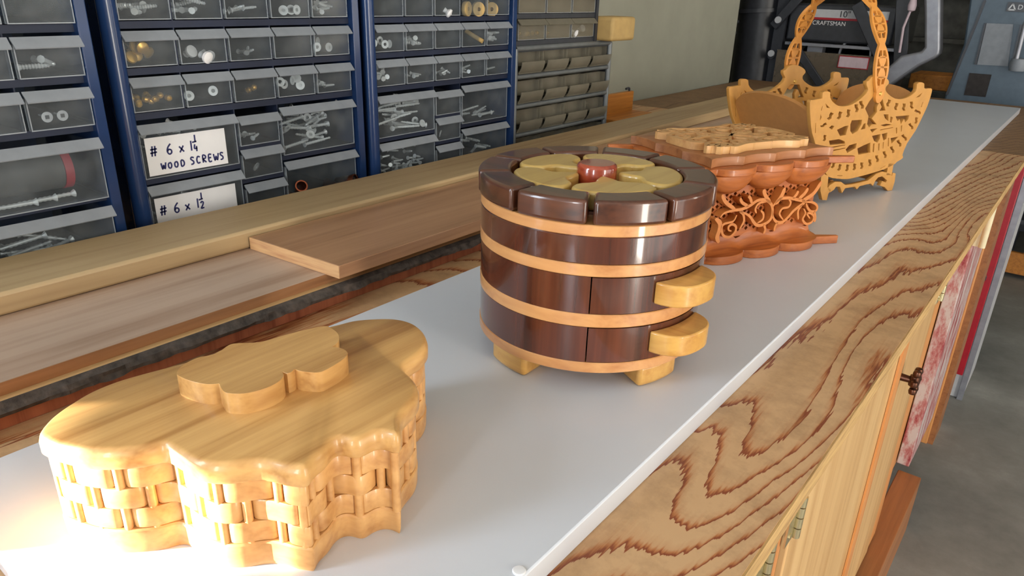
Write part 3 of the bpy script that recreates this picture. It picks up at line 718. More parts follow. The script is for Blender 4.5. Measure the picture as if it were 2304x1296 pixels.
HOLES= [[(-2.6, 60.6), (5.1, 58.0), (2.5, 55.6), (3.1, 51.8), (-1.6, 49.7), (-7.1, 52.4), (-3.2, 54.4), (-4.1, 57.3)], [(11.9, 55.6), (19.9, 53.3), (17.8, 50.6), (18.8, 46.7), (14.5, 44.4), (8.8, 46.8), (12.2, 49.1), (10.9, 52.1)], [(29.4, 53.3), (37.5, 51.3), (35.8, 48.3), (37.5, 44.3), (33.8, 41.7), (27.6, 43.8), (30.7, 46.3), (28.9, 49.5)], [(45.1, 53.2), (53.4, 51.4), (52.2, 48.4), (54.6, 44.3), (51.2, 41.4), (44.9, 43.2), (47.5, 46.1), (45.2, 49.0)], [(60.8, 53.2), (69.4, 52.1), (68.8, 48.9), (71.6, 44.8), (68.9, 41.5), (62.5, 43.1), (64.6, 46.1), (61.8, 49.1)], [(78.7, 55.8), (87.2, 54.8), (87.2, 51.5), (90.7, 47.4), (88.5, 44.0), (81.9, 45.1), (83.4, 48.5), (80.3, 51.5)], [(93.1, 60.0), (101.1, 60.1), (102.1, 56.5), (106.9, 52.7), (105.9, 48.7), (99.3, 49.2), (99.7, 52.9), (95.8, 55.6)], [(109.4, 64.4), (117.2, 64.9), (118.9, 61.3), (124.2, 57.5), (123.8, 53.5), (117.5, 53.6), (117.1, 57.4), (112.9, 60.1)], [(125.2, 69.8), (132.8, 71.0), (134.9, 67.2), (140.7, 63.6), (141.2, 59.4), (134.8, 59.3), (133.9, 63.2), (129.3, 65.6)], [(138.6, 78.1), (145.8, 79.6), (148.6, 75.9), (154.7, 72.6), (155.9, 68.1), (149.7, 67.6), (148.1, 71.7), (143.3, 74.0)], [(147.8, 84.9), (154.0, 87.3), (157.7, 83.7), (164.6, 81.0), (167.2, 76.4), (161.6, 75.3), (158.8, 79.3), (153.5, 81.2)], [(-29.8, 130.1), (-21.7, 127.1), (-25.0, 124.6), (-25.0, 120.6), (-30.6, 118.6), (-36.4, 121.5), (-31.6, 123.4), (-32.2, 126.5)], [(-11.9, 130.1), (-3.2, 127.9), (-5.5, 124.9), (-4.4, 120.8), (-9.1, 118.1), (-15.4, 120.3), (-11.5, 123.1), (-13.0, 126.2)], [(4.8, 131.8), (13.9, 130.4), (12.4, 127.0), (14.8, 122.7), (11.3, 119.5), (4.5, 121.2), (7.3, 124.3), (5.0, 127.6)], [(18.4, 137.4), (27.3, 137.4), (27.7, 133.6), (32.0, 129.6), (30.2, 125.5), (23.2, 126.2), (24.3, 130.0), (20.7, 133.0)], [(27.2, 140.8), (35.6, 141.7), (37.1, 137.9), (42.3, 134.1), (42.1, 129.9), (35.2, 129.7), (35.1, 133.8), (30.8, 136.3)], [(103.2, 138.9), (94.2, 140.9), (95.1, 137.3), (92.1, 134.3), (95.2, 130.1), (102.1, 129.2), (99.8, 133.1), (102.4, 135.0)], [(123.4, 133.3), (114.2, 134.8), (115.6, 131.1), (113.2, 127.9), (117.1, 123.7), (124.0, 122.9), (121.0, 126.9), (123.2, 129.2)], [(141.2, 132.2), (132.0, 132.9), (134.7, 129.1), (133.5, 125.5), (138.7, 121.3), (145.4, 121.4), (141.2, 125.2), (142.7, 127.9)], [(157.8, 134.5), (148.8, 134.4), (152.6, 130.7), (153.0, 126.9), (159.1, 122.9), (165.6, 123.9), (160.1, 127.5), (160.6, 130.3)], [(167.0, 119.3), (169.5, 123.0), (175.1, 120.5), (182.1, 119.4), (187.4, 115.6), (184.5, 113.1), (179.3, 116.4), (174.0, 116.9)], [(173.7, 110.7), (182.6, 109.3), (181.5, 106.4), (184.0, 102.6), (180.9, 99.6), (174.2, 101.1), (176.6, 104.0), (174.2, 106.8)], [(159.1, 101.2), (165.5, 103.1), (168.7, 99.6), (174.8, 96.7), (176.8, 92.6), (171.1, 91.8), (169.1, 95.6), (164.0, 97.4)], [(-36.1, 116.6), (-31.3, 112.7), (-36.1, 112.1), (-38.9, 109.8), (-44.9, 110.0), (-47.6, 113.4), (-42.2, 113.1), (-40.5, 115.2)], [(-35.5, 100.1), (-28.3, 98.7), (-29.5, 95.9), (-27.6, 92.5), (-30.6, 89.9), (-36.0, 91.4), (-33.6, 93.9), (-35.5, 96.5)], [(18.4, 109.9), (20.1, 115.9), (44.1, 115.2), (45.2, 108.1), (39.4, 99.2), (28.2, 95.3), (21.5, 100.5)], [(-9.5, 104.6), (7.3, 108.8), (15.8, 109.0), (14.2, 95.3), (0.9, 94.7)], [(-27.8, 108.6), (-21.8, 111.8), (-15.2, 109.9), (-19.6, 104.9)], [(-22.2, 90.9), (0.5, 91.4), (14.1, 87.2), (16.7, 83.2), (-17.6, 83.6)], [(-15.8, 81.6), (16.8, 82.5), (17.3, 80.8), (-15.0, 78.9)], [(-11.0, 76.9), (19.3, 78.0), (19.9, 76.2), (-9.0, 74.5)], [(19.4, 75.0), (26.3, 80.7), (43.3, 82.5), (43.5, 74.6), (25.1, 69.0)], [(46.2, 74.4), (60.4, 78.0), (75.0, 80.8), (80.6, 65.0), (52.2, 64.3)], [(90.7, 119.9), (104.3, 119.0), (108.6, 107.7), (97.2, 113.2)], [(109.9, 115.8), (117.5, 113.8), (116.8, 105.0), (111.2, 106.9)], [(121.6, 115.1), (157.6, 114.6), (157.5, 108.1), (150.9, 103.6), (146.1, 108.8), (140.8, 101.1), (134.6, 109.5), (130.3, 106.6)], [(74.5, 90.2), (95.6, 91.5), (96.7, 83.7), (92.0, 78.4), (82.9, 81.5)], [(97.6, 91.1), (112.0, 92.3), (113.3, 82.4), (106.2, 80.0)], [(121.8, 83.4), (143.6, 84.3), (128.3, 73.9)], [(66.4, 100.0), (87.0, 100.7), (73.8, 94.0)], [(87.3, 104.4), (104.2, 105.7), (121.3, 103.0), (100.5, 101.1)], [(90.8, 98.0), (122.6, 99.4), (123.2, 97.7), (91.6, 96.1)], [(82.0, 78.3), (86.0, 78.8), (89.7, 64.1), (85.2, 65.9)], [(94.5, 77.5), (98.6, 78.1), (101.6, 66.0), (98.6, 66.3)], [(105.1, 78.9), (108.2, 79.2), (110.8, 68.2), (108.5, 68.4)], [(115.7, 84.2), (119.4, 84.0), (123.2, 70.6), (120.1, 70.5)], [(129.3, 98.2), (133.5, 97.8), (136.9, 89.5), (133.9, 87.8)], [(141.2, 100.3), (145.2, 100.9), (147.6, 91.4), (145.4, 90.0)], [(-47.0, 143.5), (-30.8, 134.3), (-40.0, 135.6)], [(-50.3, 138.8), (-48.5, 138.7), (-49.1, 132.3), (-51.8, 132.4)], [(-50.8, 129.6), (-46.3, 123.5), (-49.8, 118.2)], [(-58.3, 117.3), (-56.5, 117.2), (-52.7, 102.9), (-55.1, 103.1)], [(160.7, 138.7), (178.2, 147.0), (172.7, 139.7)], [(183.2, 132.5), (185.4, 132.4), (184.5, 124.0), (181.5, 124.1)], [(11.8, 39.1), (26.0, 37.6), (25.3, 36.1), (13.6, 37.3)], [(113.4, 38.6), (125.7, 42.5), (126.3, 41.2), (114.5, 37.2)], [(49.5, 109.4), (54.4, 109.8), (56.2, 101.1), (45.0, 100.3)], [(67.3, 145.8), (57.6, 146.5), (50.7, 139.6), (44.7, 130.0), (56.4, 118.7), (57.1, 107.8), (63.8, 102.3), (69.6, 106.3), (82.0, 105.5), (66.4, 115.2), (75.5, 123.3), (72.8, 130.6), (75.8, 136.9), (83.1, 130.1), (78.6, 124.5), (95.8, 124.3), (88.2, 132.7), (78.9, 145.3)]]
STAND= [[(-23.7, 45.6), (-7.3, 39.5), (-4.5, 22.9), (4.7, 18.8), (0.7, 13.2), (0.0, 4.2), (-9.5, 5.4), (-18.3, 19.9)], [(-3.6, 19.7), (0.5, 25.3), (10.8, 29.0), (25.2, 27.4), (36.5, 21.6), (51.1, 20.9), (67.9, 21.3), (89.6, 22.5), (98.3, 26.2), (106.7, 30.8), (121.2, 32.8), (138.0, 29.2), (149.4, 23.3), (150.2, 28.0), (156.8, 26.5), (159.5, 14.2), (158.1, 0.6), (147.4, 1.0), (137.0, 7.8), (123.9, 11.7), (126.8, 17.7), (137.2, 14.2), (139.7, 17.9), (123.7, 26.0), (113.7, 25.4), (107.9, 20.5), (105.3, 13.7), (98.9, 17.6), (91.4, 17.6), (71.9, 16.6), (67.2, 12.5), (60.8, 17.1), (37.9, 17.3), (32.9, 11.0), (24.9, 21.1), (15.3, 22.2), (11.9, 18.0), (5.7, 15.7)]]
LEG= [(132.4, 43.9), (145.5, 43.5), (147.4, 25.1), (133.8, 26.5)]
def mm(L): return [(a / 1000, c / 1000) for a, c in L]
pm = fret_mesh(spline(mm(OUT), 2, True), [mm(h) for h in HOLES], 0.006, 0.0006)
stm = fret_mesh(mm(STAND[1]), [], 0.006, 0.0005)
stl = fret_mesh(mm(STAND[0]), [], 0.006, 0.0005)
SEP = 0.140
up = Matrix.Rotation(PI / 2, 4, 'X')
for yy in (0.0, SEP):
    MB().add_mesh(pm, Matrix.Translation((0, yy, 0)) @ up).build('side_panel', M['basket'], bsk)
    q = MB(); q.add_mesh(stm, Matrix.Translation((0, yy, 0)) @ up); q.add_mesh(stl, Matrix.Translation((0, yy, 0)) @ up)
    q.prism(mm(LEG), yy - 0.003, yy + 0.003, lambda a, c, z: (a, z, c))
    q.build('stand_bracket', M['basket'], bsk)
q = MB(); q.box(0.010, 0.016, 0.004, SEP - 0.004, 0.012, 0.03); q.box(0.140, 0.146, 0.004, SEP - 0.004, 0.012, 0.03); q.build('stand_rail', M['basket_in'], bsk)
MB().box(0.004, 0.150, 0.0031, SEP - 0.0031, 0.036, 0.041).build('bottom', M['basket_in'], bsk)
for sgn, xt, zt, xb in ((1, -0.068, 0.132, -0.010), (-1, 0.196, 0.132, 0.148)):
    # sloping end board with an arched top
    prof = []
    n = 24
    L_ = math.hypot(xt - xb, zt - 0.038); ux, uz = (xt - xb) / L_, (zt - 0.038) / L_
    pts = [(0.0032, 0.0), (SEP - 0.0032, 0.0)]
    for i in range(n + 1):
        a = PI * i / n
        pts.append((SEP / 2 + (SEP / 2 - 0.0032) * math.cos(a), L_ * 0.86 + 0.034 * math.sin(a) ** 0.9))
    nx, nz = (-uz, ux) if sgn > 0 else (uz, -ux)
    MB().prism(pts, -0.002, 0.003, lambda s, h, w_: (xb + ux * h + nx * w_ + sgn * 0.006, s, 0.038 + uz * h + nz * w_)).build('end_board', M['basket_in'], bsk)
# bent handle: lens-shaped pierced links over an arch
PX_, PZ = 0.066, 0.150
YC, YR, HH = SEP / 2, SEP / 2 + 0.0055, 0.139
NA = 180
def arch(t, rad=0.0):
    a = PI * t
    c_, s_ = math.cos(a), math.sin(a)
    y = YC - (YR + rad) * math.copysign(abs(c_) ** 0.97, c_); z = PZ + (HH + rad) * max(0.0, s_) ** 0.92
    return y, z
links = 7
def half_w(t):
    u = (t * links) % 1.0
    return 0.0052 + 0.0104 * math.sin(PI * u) ** 0.8
hd = MB()
def strip(f0, f1, t0=0.0, t1=1.0, n=NA, th=0.0018):
    rs = []
    for i in range(n + 1):
        t = t0 + (t1 - t0) * i / n
        yi, zi = arch(t, -th); yo, zo = arch(t, th)
        a, b_ = f0(t), f1(t)
        ln = -0.003 - 0.011 * max(0.0, (zi - PZ) / HH)             # the handle leans a little
        rs.append([(PX_ + a + ln, yi, zi), (PX_ + b_ + ln, yi, zi), (PX_ + b_ + ln, yo, zo), (PX_ + a + ln, yo, zo)])
    hd.rings(rs)
strip(lambda t: -half_w(t), lambda t: -half_w(t) + 0.0042)
strip(lambda t: half_w(t) - 0.0042, lambda t: half_w(t))
for kx in range(links):
    t0, t1 = kx / links, (kx + 1) / links
    lw = lambda t: max(0.0008, (half_w(t) - 0.0066) * (0.72 + 0.28 * math.cos(2 * PI * ((t * links) % 1.0) * 3)))
    strip(lambda t: -lw(t), lambda t: lw(t), t0 + 0.26 / links, t1 - 0.26 / links, 24)
    for c0, c1 in ((t0, t0 + 0.14 / links), (t1 - 0.14 / links, t1)):
        strip(lambda t: -half_w(t) + 0.001, lambda t: half_w(t) - 0.001, c0, c1, 8)
    for fr_ in (0.30, 0.5, 0.70):
        tc = t0 + fr_ / links
        strip(lambda t: -half_w(t) + 0.003, lambda t: half_w(t) - 0.003, tc - 0.02 / links, tc + 0.02 / links, 2)
    tc = t0 + 0.2 / links
    strip(lambda t: -0.0014, lambda t: 0.0014, t0 + 0.12 / links, t1 - 0.12 / links, 24)
for sy, y0 in ((-1, -0.0034), (1, SEP + 0.0034)):
    pts = [(PX_ + 0.0095 * math.cos(2 * PI * i / 24) * (1.0), 0.150 + 0.013 * math.sin(2 * PI * i / 24)) for i in range(24)]
    hd.prism(pts, min(y0, y0 + sy * 0.004), max(y0, y0 + sy * 0.004), lambda a, c, z: (a, z, c))
hd.build('bail_handle', M['bail'], bsk)
for sy, y0 in ((-1, -0.0075), (1, SEP + 0.0075), (1, SEP - 0.0032)):
    q = MB()
    d_ = sy if y0 < SEP + 0.001 and y0 < 0 else (1 if y0 > SEP else -1)
    q.cyl((PX_, y0, 0.150), (PX_, y0 + d_ * 0.0018, 0.150), 0.0030, 0.0020, 14); q.build('pivot_screw', M['brass'], bsk)

# ------------------------------------------------------------------ blue drawer cabinets
def drawer_mesh(w, h, dep, lipw=0.0085):
    """open bin; origin at the lower front left corner, front towards +x, width along +y"""
    t = 0.0012
    q = MB()
    q.box(-t, 0, 0, w, 0, h); q.box(-dep, -t, 0, t, 0, h * 0.92); q.box(-dep, -t, w - t, w, 0, h * 0.92)
    q.box(-dep, -t, t, w - t, 0, t); q.box(-dep - t, -dep, 0, w, 0, h * 0.92)
    l = MB()
    l.hexa([(-0.0005, -0.0012, h - 0.0012), (0.0075, -0.0008, h - 0.0090), (0.0075, w + 0.0008, h - 0.0090), (-0.0005, w + 0.0012, h - 0.0012),
            (-0.0005, -0.0012, h + 0.0006), (0.0084, -0.0008, h - 0.0080), (0.0084, w + 0.0008, h - 0.0080), (-0.0005, w + 0.0012, h + 0.0006)])
    l.mi = 1; l.box(-0.006, 0.0004, 0.0, 0.0009, 0.0, h - 0.006)  # thin pale strips stand in for the edge highlights
    l.box(-0.0008, 0.0003, w - 0.0007, w, 0.001, h - 0.006); l.box(-0.0010, 0.0003, 0.0009, w, 0.0, 0.0009)
    return q, l
PROTO = {}
def add_drawer(par, x, y, z, w, h, dep=0.13, mats=('drawer', 'lip'), lip=True):
    key = (round(w, 4), round(h, 4), mats)
    if key not in PROTO:
        q, l = drawer_mesh(w, h, dep)
        o = q.build('drawer', M[mats[0]], par); lo = l.build('pull_lip', [M[mats[1]], M['edge']], o)
        PROTO[key] = o; o.location = (x, y, z)
        return o
    src = PROTO[key]
    c = src.copy(); COL.objects.link(c); c.parent = par; c.location = (x, y, z)
    if lip:
        for ch in src.children:
            if ch.name.startswith('pull_lip'):
                e = ch.copy(); COL.objects.link(e); e.parent = c
    return c
# simple handwriting: strokes on a 4 x 6 grid
GLYPH = {'#': [[(1, 0), (1.8, 6)], [(2.8, 0), (3.4, 6)], [(0.2, 2), (4.2, 2.3)], [(0.4, 4), (4.4, 4.2)]],
         '6': [[(3, 6), (1.2, 4), (0.6, 1.6), (1.6, 0), (3, 0.6), (3, 2.2), (1.6, 2.8), (0.8, 1.8)]],
         'x': [[(0.5, 4), (3.5, 0.2)], [(3.4, 4.2), (0.6, 0)]],
         '1': [[(1.6, 6), (1.5, 0)]], '2': [[(0.6, 4.6), (1.6, 6), (3, 5), (2.2, 2.6), (0.6, 0.2), (3.4, 0.4)]],
         '4': [[(1.2, 6), (0.6, 2.6), (3.2, 2.8)], [(2.6, 4.4), (2.4, 0)]], '-': [[(0, 3), (3.4, 3.4)]],
         'W': [[(0, 5.6), (0.9, 0.2), (2, 3.6), (3, 0.2), (4.2, 5.8)]], 'O': [[(2, 5), (0.6, 3.6), (0.8, 0.8), (2.4, 0.2), (3.4, 2.2), (3, 4.4), (2, 5)]],
         'D': [[(0.8, 5.4), (0.8, 0.2), (3, 0.8), (3.6, 3), (2.6, 5.2), (0.8, 5.4)]], 'S': [[(3.4, 5.2), (1.6, 5.8), (0.8, 4.4), (2.8, 2.4), (2.6, 0.6), (0.6, 0.2)]],
         'C': [[(3.4, 5), (1.6, 5.6), (0.6, 3), (1.4, 0.4), (3.4, 0.8)]], 'R': [[(0.8, 0), (0.8, 5.8), (3, 5.2), (2.8, 3.4), (0.9, 2.8), (3.4, 0)]],
         'E': [[(3.2, 5.6), (0.8, 5.6), (0.8, 0.2), (3.2, 0.2)], [(0.8, 3), (2.8, 3.2)]]}
def paper_label(par, y0, z0, w, h, items, tilt=0.0):
    """a white card on a drawer front with inked writing; items = (glyph, y, z, size)"""
    q = MB(); cx_, cz_ = y0 + w / 2, z0 + h / 2
    ct, st = math.cos(tilt), math.sin(tilt)
    fn = lambda a, c, t: (0.0006 + t, cx_ + (a - w / 2) * ct - (c - h / 2) * st, cz_ + (a - w / 2) * st + (c - h / 2) * ct)
    q.mi = 0; q.prism([(0, 0), (w, 0), (w, h), (0, h)], 0.0, 0.0003, fn)
    q.mi = 1
    for g, a, c, s in items:
        for stroke in GLYPH[g]:
            pts = spline([(a + px * s / 6, c + pz * s / 6) for px, pz in stroke], 4) if len(stroke) > 2 else [(a + px * s / 6, c + pz * s / 6) for px, pz in stroke]
            q.ribbon(pts, 0.00088, 0.00031, 0.0005, fn, False)
    return q.build('paper_label', [M['paper'], M['ink']], par)
def words_items(txt, a, c, s, adv):
    out = []
    for ch in txt:
        if ch != ' ': out.append((ch, a, c, s))
        a += adv
    return out

def drawer_layout():
    """(column start, columns spanned, front bottom z, front height) of one cabinet, rows from the top"""
    L = []
    for top in (1.2275, 1.1820, 1.1365, 1.0910):
        for c in range(5): L.append((c, 1, top - 0.0345, 0.0345))
    for top, h in ((1.0430, 0.0575), (0.9770, 0.0575)): L.append((0, 2, top - h, h))
    for top, h in ((1.0395, 0.0345), (1.0000, 0.0345), (0.9580, 0.0345)): L.append((2, 1, top - h, h))
    for top, h in ((1.0440, 0.0585), (0.9765, 0.0585)): L.append((3, 2, top - h, h))
    return L
def blue_cabinet(label, x, y0, pull=0.0, lipless=(), back=-0.16):
    """x = drawer front plane, y0 = left edge of the first drawer"""
    t = thing('drawer_cabinet', label, 'cabinet', (x, y0, 0), 0, 'navy blue drawer cabinets')
    P_ = 0.0583; W = 5 * P_
    f = MB()
    f.box(back - 0.002, back, -0.012, W + 0.008, 0.90, 1.245)
    f.box(back, -0.001, -0.012, -0.0025, 0.90, 1.245); f.box(back, 0.006, W - 0.0005, W + 0.010, 0.90, 1.245)
    f.box(back, 0.0, -0.012, W + 0.008, 1.234, 1.245); f.box(back, 0.0, -0.012, W + 0.008, 0.90, 0.906)
    f.build('frame', M['navy'], t, bevel=0.001)
    s = MB()
    for z in (1.1855, 1.1400, 1.0945, 1.0490): s.box(back, -0.0030, -0.0025, W, z - 0.0008, z + 0.0062)
    for z in (0.9800, 0.9145): s.box(back, -0.0030, -0.0025, 2 * P_ - 0.001, z - 0.001, z + 0.0045); s.box(back, -0.003, 3 * P_ - 0.002, W, z - 0.001, z + 0.0045)
    for z in (1.0010, 0.9605): s.box(back, -0.003, 2 * P_ - 0.002, 3 * P_ - 0.002, z - 0.001, z + 0.004)
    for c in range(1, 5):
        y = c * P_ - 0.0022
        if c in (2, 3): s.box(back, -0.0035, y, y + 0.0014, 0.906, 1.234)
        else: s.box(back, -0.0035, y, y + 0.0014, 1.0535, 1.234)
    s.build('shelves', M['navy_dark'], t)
    p = MB(); p.cyl((-0.001, -0.0095, 0.90), (-0.001, -0.0095, 1.245), 0.0092, n=24); p.build('corner_post', M['navy'], t)
    ds = []
    for i, (c, n, z, h) in enumerate(drawer_layout()):
        w_ = n * P_ - 0.0042
        ds.append((add_drawer(t, pull, c * P_, z, w_, h, lip=(i not in lipless)), (c * P_, z, w_, h)))
    return t, ds
cabA, dA = blue_cabinet('navy drawer cabinet with two handwritten paper labels on its drawers', -0.78, 0.3525)
cabB, dB = blue_cabinet('navy drawer cabinet between the labelled one and the grey metal cabinet', -0.78, 0.6835, 0.0, (8,))
# the third one stands nearer, its drawers pulled out a little
cabC, dC = blue_cabinet('navy drawer cabinet at the near end with its drawers pulled out slightly', -0.752, 0.0085, 0.012)
lab1 = paper_label(dA[20][0], 0.0045, 0.0030, 0.093, 0.0410,
    words_items('#', 0.004, 0.021, 0.011, 0) + words_items('6', 0.022, 0.021, 0.011, 0) + words_items('x', 0.036, 0.021, 0.010, 0) + words_items('1', 0.048, 0.021, 0.011, 0)
    + words_items('1', 0.054, 0.030, 0.008, 0) + [('-', 0.0525, 0.0255, 0.009)] + words_items('4', 0.0535, 0.0195, 0.008, 0)
    + words_items('WOOD', 0.014, 0.0055, 0.0075, 0.0072) + words_items('SCREWS', 0.047, 0.0055, 0.0085, 0.0072))
lab2 = paper_label(dA[21][0], 0.0045, 0.0010, 0.098, 0.0430,
    words_items('#', 0.004, 0.023, 0.011, 0) + words_items('6', 0.020, 0.023, 0.011, 0) + words_items('x', 0.033, 0.023, 0.010, 0) + words_items('1', 0.046, 0.023, 0.011, 0)
    + words_items('1', 0.052, 0.032, 0.008, 0) + [('-', 0.0505, 0.0275, 0.009)] + words_items('2', 0.0515, 0.0215, 0.008, 0)
    + words_items('WOOD', 0.016, 0.0060, 0.0080, 0.0076) + words_items('SCREWS', 0.052, 0.0060, 0.0085, 0.0072), 0.0)

# hardware in the bins: one shape of each kind, copied
def screw(L_, r, head):
    q = MB(); prof = []
    prof = [(0.0004, 0.0), (head, 0.0), (head * 0.95, 0.0006), (r * 1.1, 0.0006 + head * 0.7)]
    z = 0.0006 + head * 0.7
    n = 9
    for i in range(n):
        zz = z + (L_ - z) * i / n; k = 1.0 if i < n - 2 else 0.75
        prof += [(r * k, zz), (r * 1.35 * k, zz + (L_ - z) / n * 0.5)]
    prof.append((0.0002, L_))
    q.lathe(prof, n=8); return q
KIND = {}
def proto(kind):
    if kind in KIND: return KIND[kind]
    if kind == 'small_screw': o = screw(0.017, 0.0013, 0.0032).build('wood_screw', M['steel'])
    elif kind == 'long_screw': o = screw(0.042, 0.0016, 0.0040).build('wood_screw', M['steel'])
    elif kind == 'bolt': o = screw(0.026, 0.0019, 0.0036).build('bolt', M['steel'])
    elif kind == 'washer':
        q = MB(); q.lathe([(0.0022, 0), (0.0056, 0), (0.0056, 0.001), (0.0022, 0.001), (0.0022, 0)], n=18); o = q.build('washer', M['steel'])
    elif kind == 'tack':
        q = MB(); q.lathe([(0.0003, -0.012), (0.0007, -0.002), (0.0007, 0), (0.0066, 0), (0.006, 0.0018), (0.003, 0.003), (0.0003, 0.0034)], n=16); o = q.build('brass_tack', M['brass'])
    elif kind == 'cup':
        q = MB(); q.lathe([(0.0003, 0), (0.003, 0), (0.0035, 0.004), (0.002, 0.006), (0.0003, 0.0064)], n=10); o = q.build('brass_cup', M['brass'])
    elif kind == 'plug':
        q = MB(); q.lathe([(0.003, 0), (0.0105, 0), (0.0108, 0.0008), (0.0108, 0.0062), (0.0105, 0.007), (0.003, 0.007), (0.003, 0)], n=24); o = q.build('wooden_disc', M['block'])
    elif kind == 'pipe':
        q = MB(); q.lathe([(0.0062, 0), (0.0078, 0), (0.0078, 0.030), (0.0062, 0.030), (0.0062, 0)], n=20); o = q.build('copper_pipe', M['copper'])
    elif kind == 'dowel':
        q = MB(); q.cyl((0, 0, 0), (0, 0, 0.032), 0.0034, n=12); o = q.build('dowel', M['block'])
    elif kind == 'knob':
        q = MB(); q.lathe([(0.0003, 0), (0.004, 0), (0.003, 0.004), (0.0065, 0.008), (0.0065, 0.011), (0.0003, 0.013)], n=16); o = q.build('loose_knob', M['paper'])  # small loose knob for the bins
    elif kind == 'head':
        q = MB(); q.lathe([(0.0003, 0), (0.0048, 0), (0.0046, 0.0009), (0.0003, 0.001)], n=20); q.lathe([(0.0003, 0.001), (0.0012, 0.001), (0.0009, 0.018), (0.0003, 0.02)], n=8)
        q.mi = 1; q.box(-0.0017, 0.0017, -0.0017, 0.0017, -0.0003, 0.0002)
        o = q.build('square_drive_screw', [M['white_paint'], M['black_metal']])
    KIND[kind] = [o, True]; return KIND[kind]
rnd = random.Random(5)
def place(kind, loc, rot, label, cat, group):
    k = proto(kind)
    if k[1]: o = k[0]; k[1] = False
    else: o = k[0].copy(); COL.objects.link(o)
    o.location = loc; o.rotation_euler = rot
    return tag(o, label, cat, group)
def fill(cab, bay, kind, n, label, cat, group, zmax=0.4, face=False, deep=0.03):
    """scatter n pieces over the floor of a bin, close behind its clear front"""
    y, z, w_, h = bay; X, Y = cab.location.x, cab.location.y
    L_ = {'small_screw': 0.017, 'long_screw': 0.042, 'bolt': 0.026}.get(kind, 0.0)
    for i in range(n):
        if L_:
            yaw = rnd.uniform(0, PI) if L_ < 0.03 else rnd.choice((PI / 2, -PI / 2)) + rnd.uniform(-0.5, 0.5)
            tilt = PI / 2 + rnd.uniform(-0.35, 0.35)
            d = Matrix.Rotation(yaw, 3, 'Z') @ Matrix.Rotation(tilt, 3, 'Y') @ Vector((0, 0, 1))
            lim = h * zmax
            px = rnd.uniform(-deep, -0.006) - max(0, d.x) * L_; py = rnd.uniform(0.006 + max(0, -d.y) * L_, max(0.007, w_ - 0.006 - max(0, d.y) * L_))
            pz = 0.006 + max(0, -d.z) * L_ + rnd.uniform(0, 1) ** 1.5 * max(0, lim - 0.008)
            place(kind, (X + px, Y + y + py, z + pz), (0, tilt, yaw), label, cat, group)
        else:
            pz = 0.008 + rnd.uniform(0, 1) ** 1.3 * max(0, h * zmax - 0.010)
            place(kind, (X - rnd.uniform(0.006, deep), Y + y + rnd.uniform(0.008, w_ - 0.008), z + pz), (rnd.uniform(-0.4, 0.4), (PI / 2 if face else PI / 2 + rnd.uniform(-0.7, 0.7)), rnd.uniform(-0.4, 0.4)), label, cat, group)
A = [b_ for _, b_ in dA]; B = [b_ for _, b_ in dB]; Cc = [b_ for _, b_ in dC]
fill(cabA, A[20], 'small_screw', 26, 'small zinc wood screw behind the upper handwritten paper label', 'screw', 'screws behind the upper paper label', 0.9, deep=0.02)
fill(cabA, A[21], 'small_screw', 20, 'small zinc wood screw behind the lower handwritten paper label', 'screw', 'screws behind the lower paper label', 0.9, deep=0.02)
fill(cabA, A[25], 'long_screw', 16, 'long zinc wood screw in the large bin right of the upper paper label', 'screw', 'long screws in the large bin of the labelled cabinet', 0.8)
fill(cabA, A[25], 'washer', 5, 'flat washer among long screws in the large bin right of the upper paper label', 'washer', 'washers in the large bin of the labelled cabinet', 0.75)
fill(cabA, A[26], 'pipe', 4, 'short brown copper pipe in the bottom right bin of the labelled cabinet', 'pipe', 'copper pipes in the bottom bin', 0.35)
fill(cabA, A[22], 'small_screw', 5, 'small screw in the narrow bin beside the upper paper label', 'screw', 'screws in the narrow bin beside the label', 0.3)
fill(cabA, A[23], 'washer', 1, 'single bright washer alone in the narrow bin below the small screws', 'washer', None, 0.3)
fill(cabA, A[10], 'tack', 7, 'brass upholstery tack in the bin next to the blue corner post', 'tack', 'brass tacks in the first bin', 0.6)
fill(cabA, A[15], 'cup', 16, 'small brass cup in the dusty bin below the brass tacks', 'cup', 'brass cups under the tacks', 0.45)
fill(cabA, A[11], 'knob', 3, 'grey knob in the bin right of the brass tacks', 'knob', 'knobs right of the tacks', 0.3)
fill(cabA, A[12], 'small_screw', 3, 'tiny screw on the floor of the nearly empty middle bin', 'screw', 'screws in the nearly empty bin', 0.2)
fill(cabA, A[14], 'washer', 4, 'washer in the right end bin of the row above the flat discs', 'washer', 'washers in the right end bin', 0.5, True)
fill(cabA, A[16], 'washer', 2, 'shiny crumpled washer in the bin right of the brass cups', 'washer', 'washers right of the brass cups', 0.6)
fill(cabA, A[17], 'cup', 2, 'brass cup lying alone in the middle bin above the small screws', 'cup', 'lone brass cups in the middle bin', 0.6)
fill(cabA, A[18], 'washer', 5, 'grey washer standing against the clear front of the fourth bin', 'washer', 'washers against the bin front', 0.75, True, 0.008)
fill(cabA, A[19], 'small_screw', 5, 'small bright screw in the right end bin above the long screws', 'screw', 'screws in the right end bin', 0.25)
for bay, n, kd in ((5, 6, 'bolt'), (6, 6, 'bolt'), (7, 7, 'small_screw'), (9, 8, 'small_screw')):
    fill(cabA, A[bay], kd, n, ['zinc bolt in the top bin beside the blue post', 'zinc bolt in the second top bin of the labelled cabinet', 'small screw in the third top bin of the labelled cabinet', '', 'small screw in the last top bin of the labelled cabinet'][bay - 5], 'screw', 'hardware in top bin %s' % 'abcde'[bay - 5], 0.5)
fill(cabA, A[8], 'washer', 3, 'washer in the fourth top bin of the labelled cabinet', 'washer', 'washers in the fourth top bin', 0.35, True)
fill(cabB, B[20], 'long_screw', 20, 'long zinc screw in the full bin next to the second blue post', 'screw', 'long screws by the second blue post', 0.85)
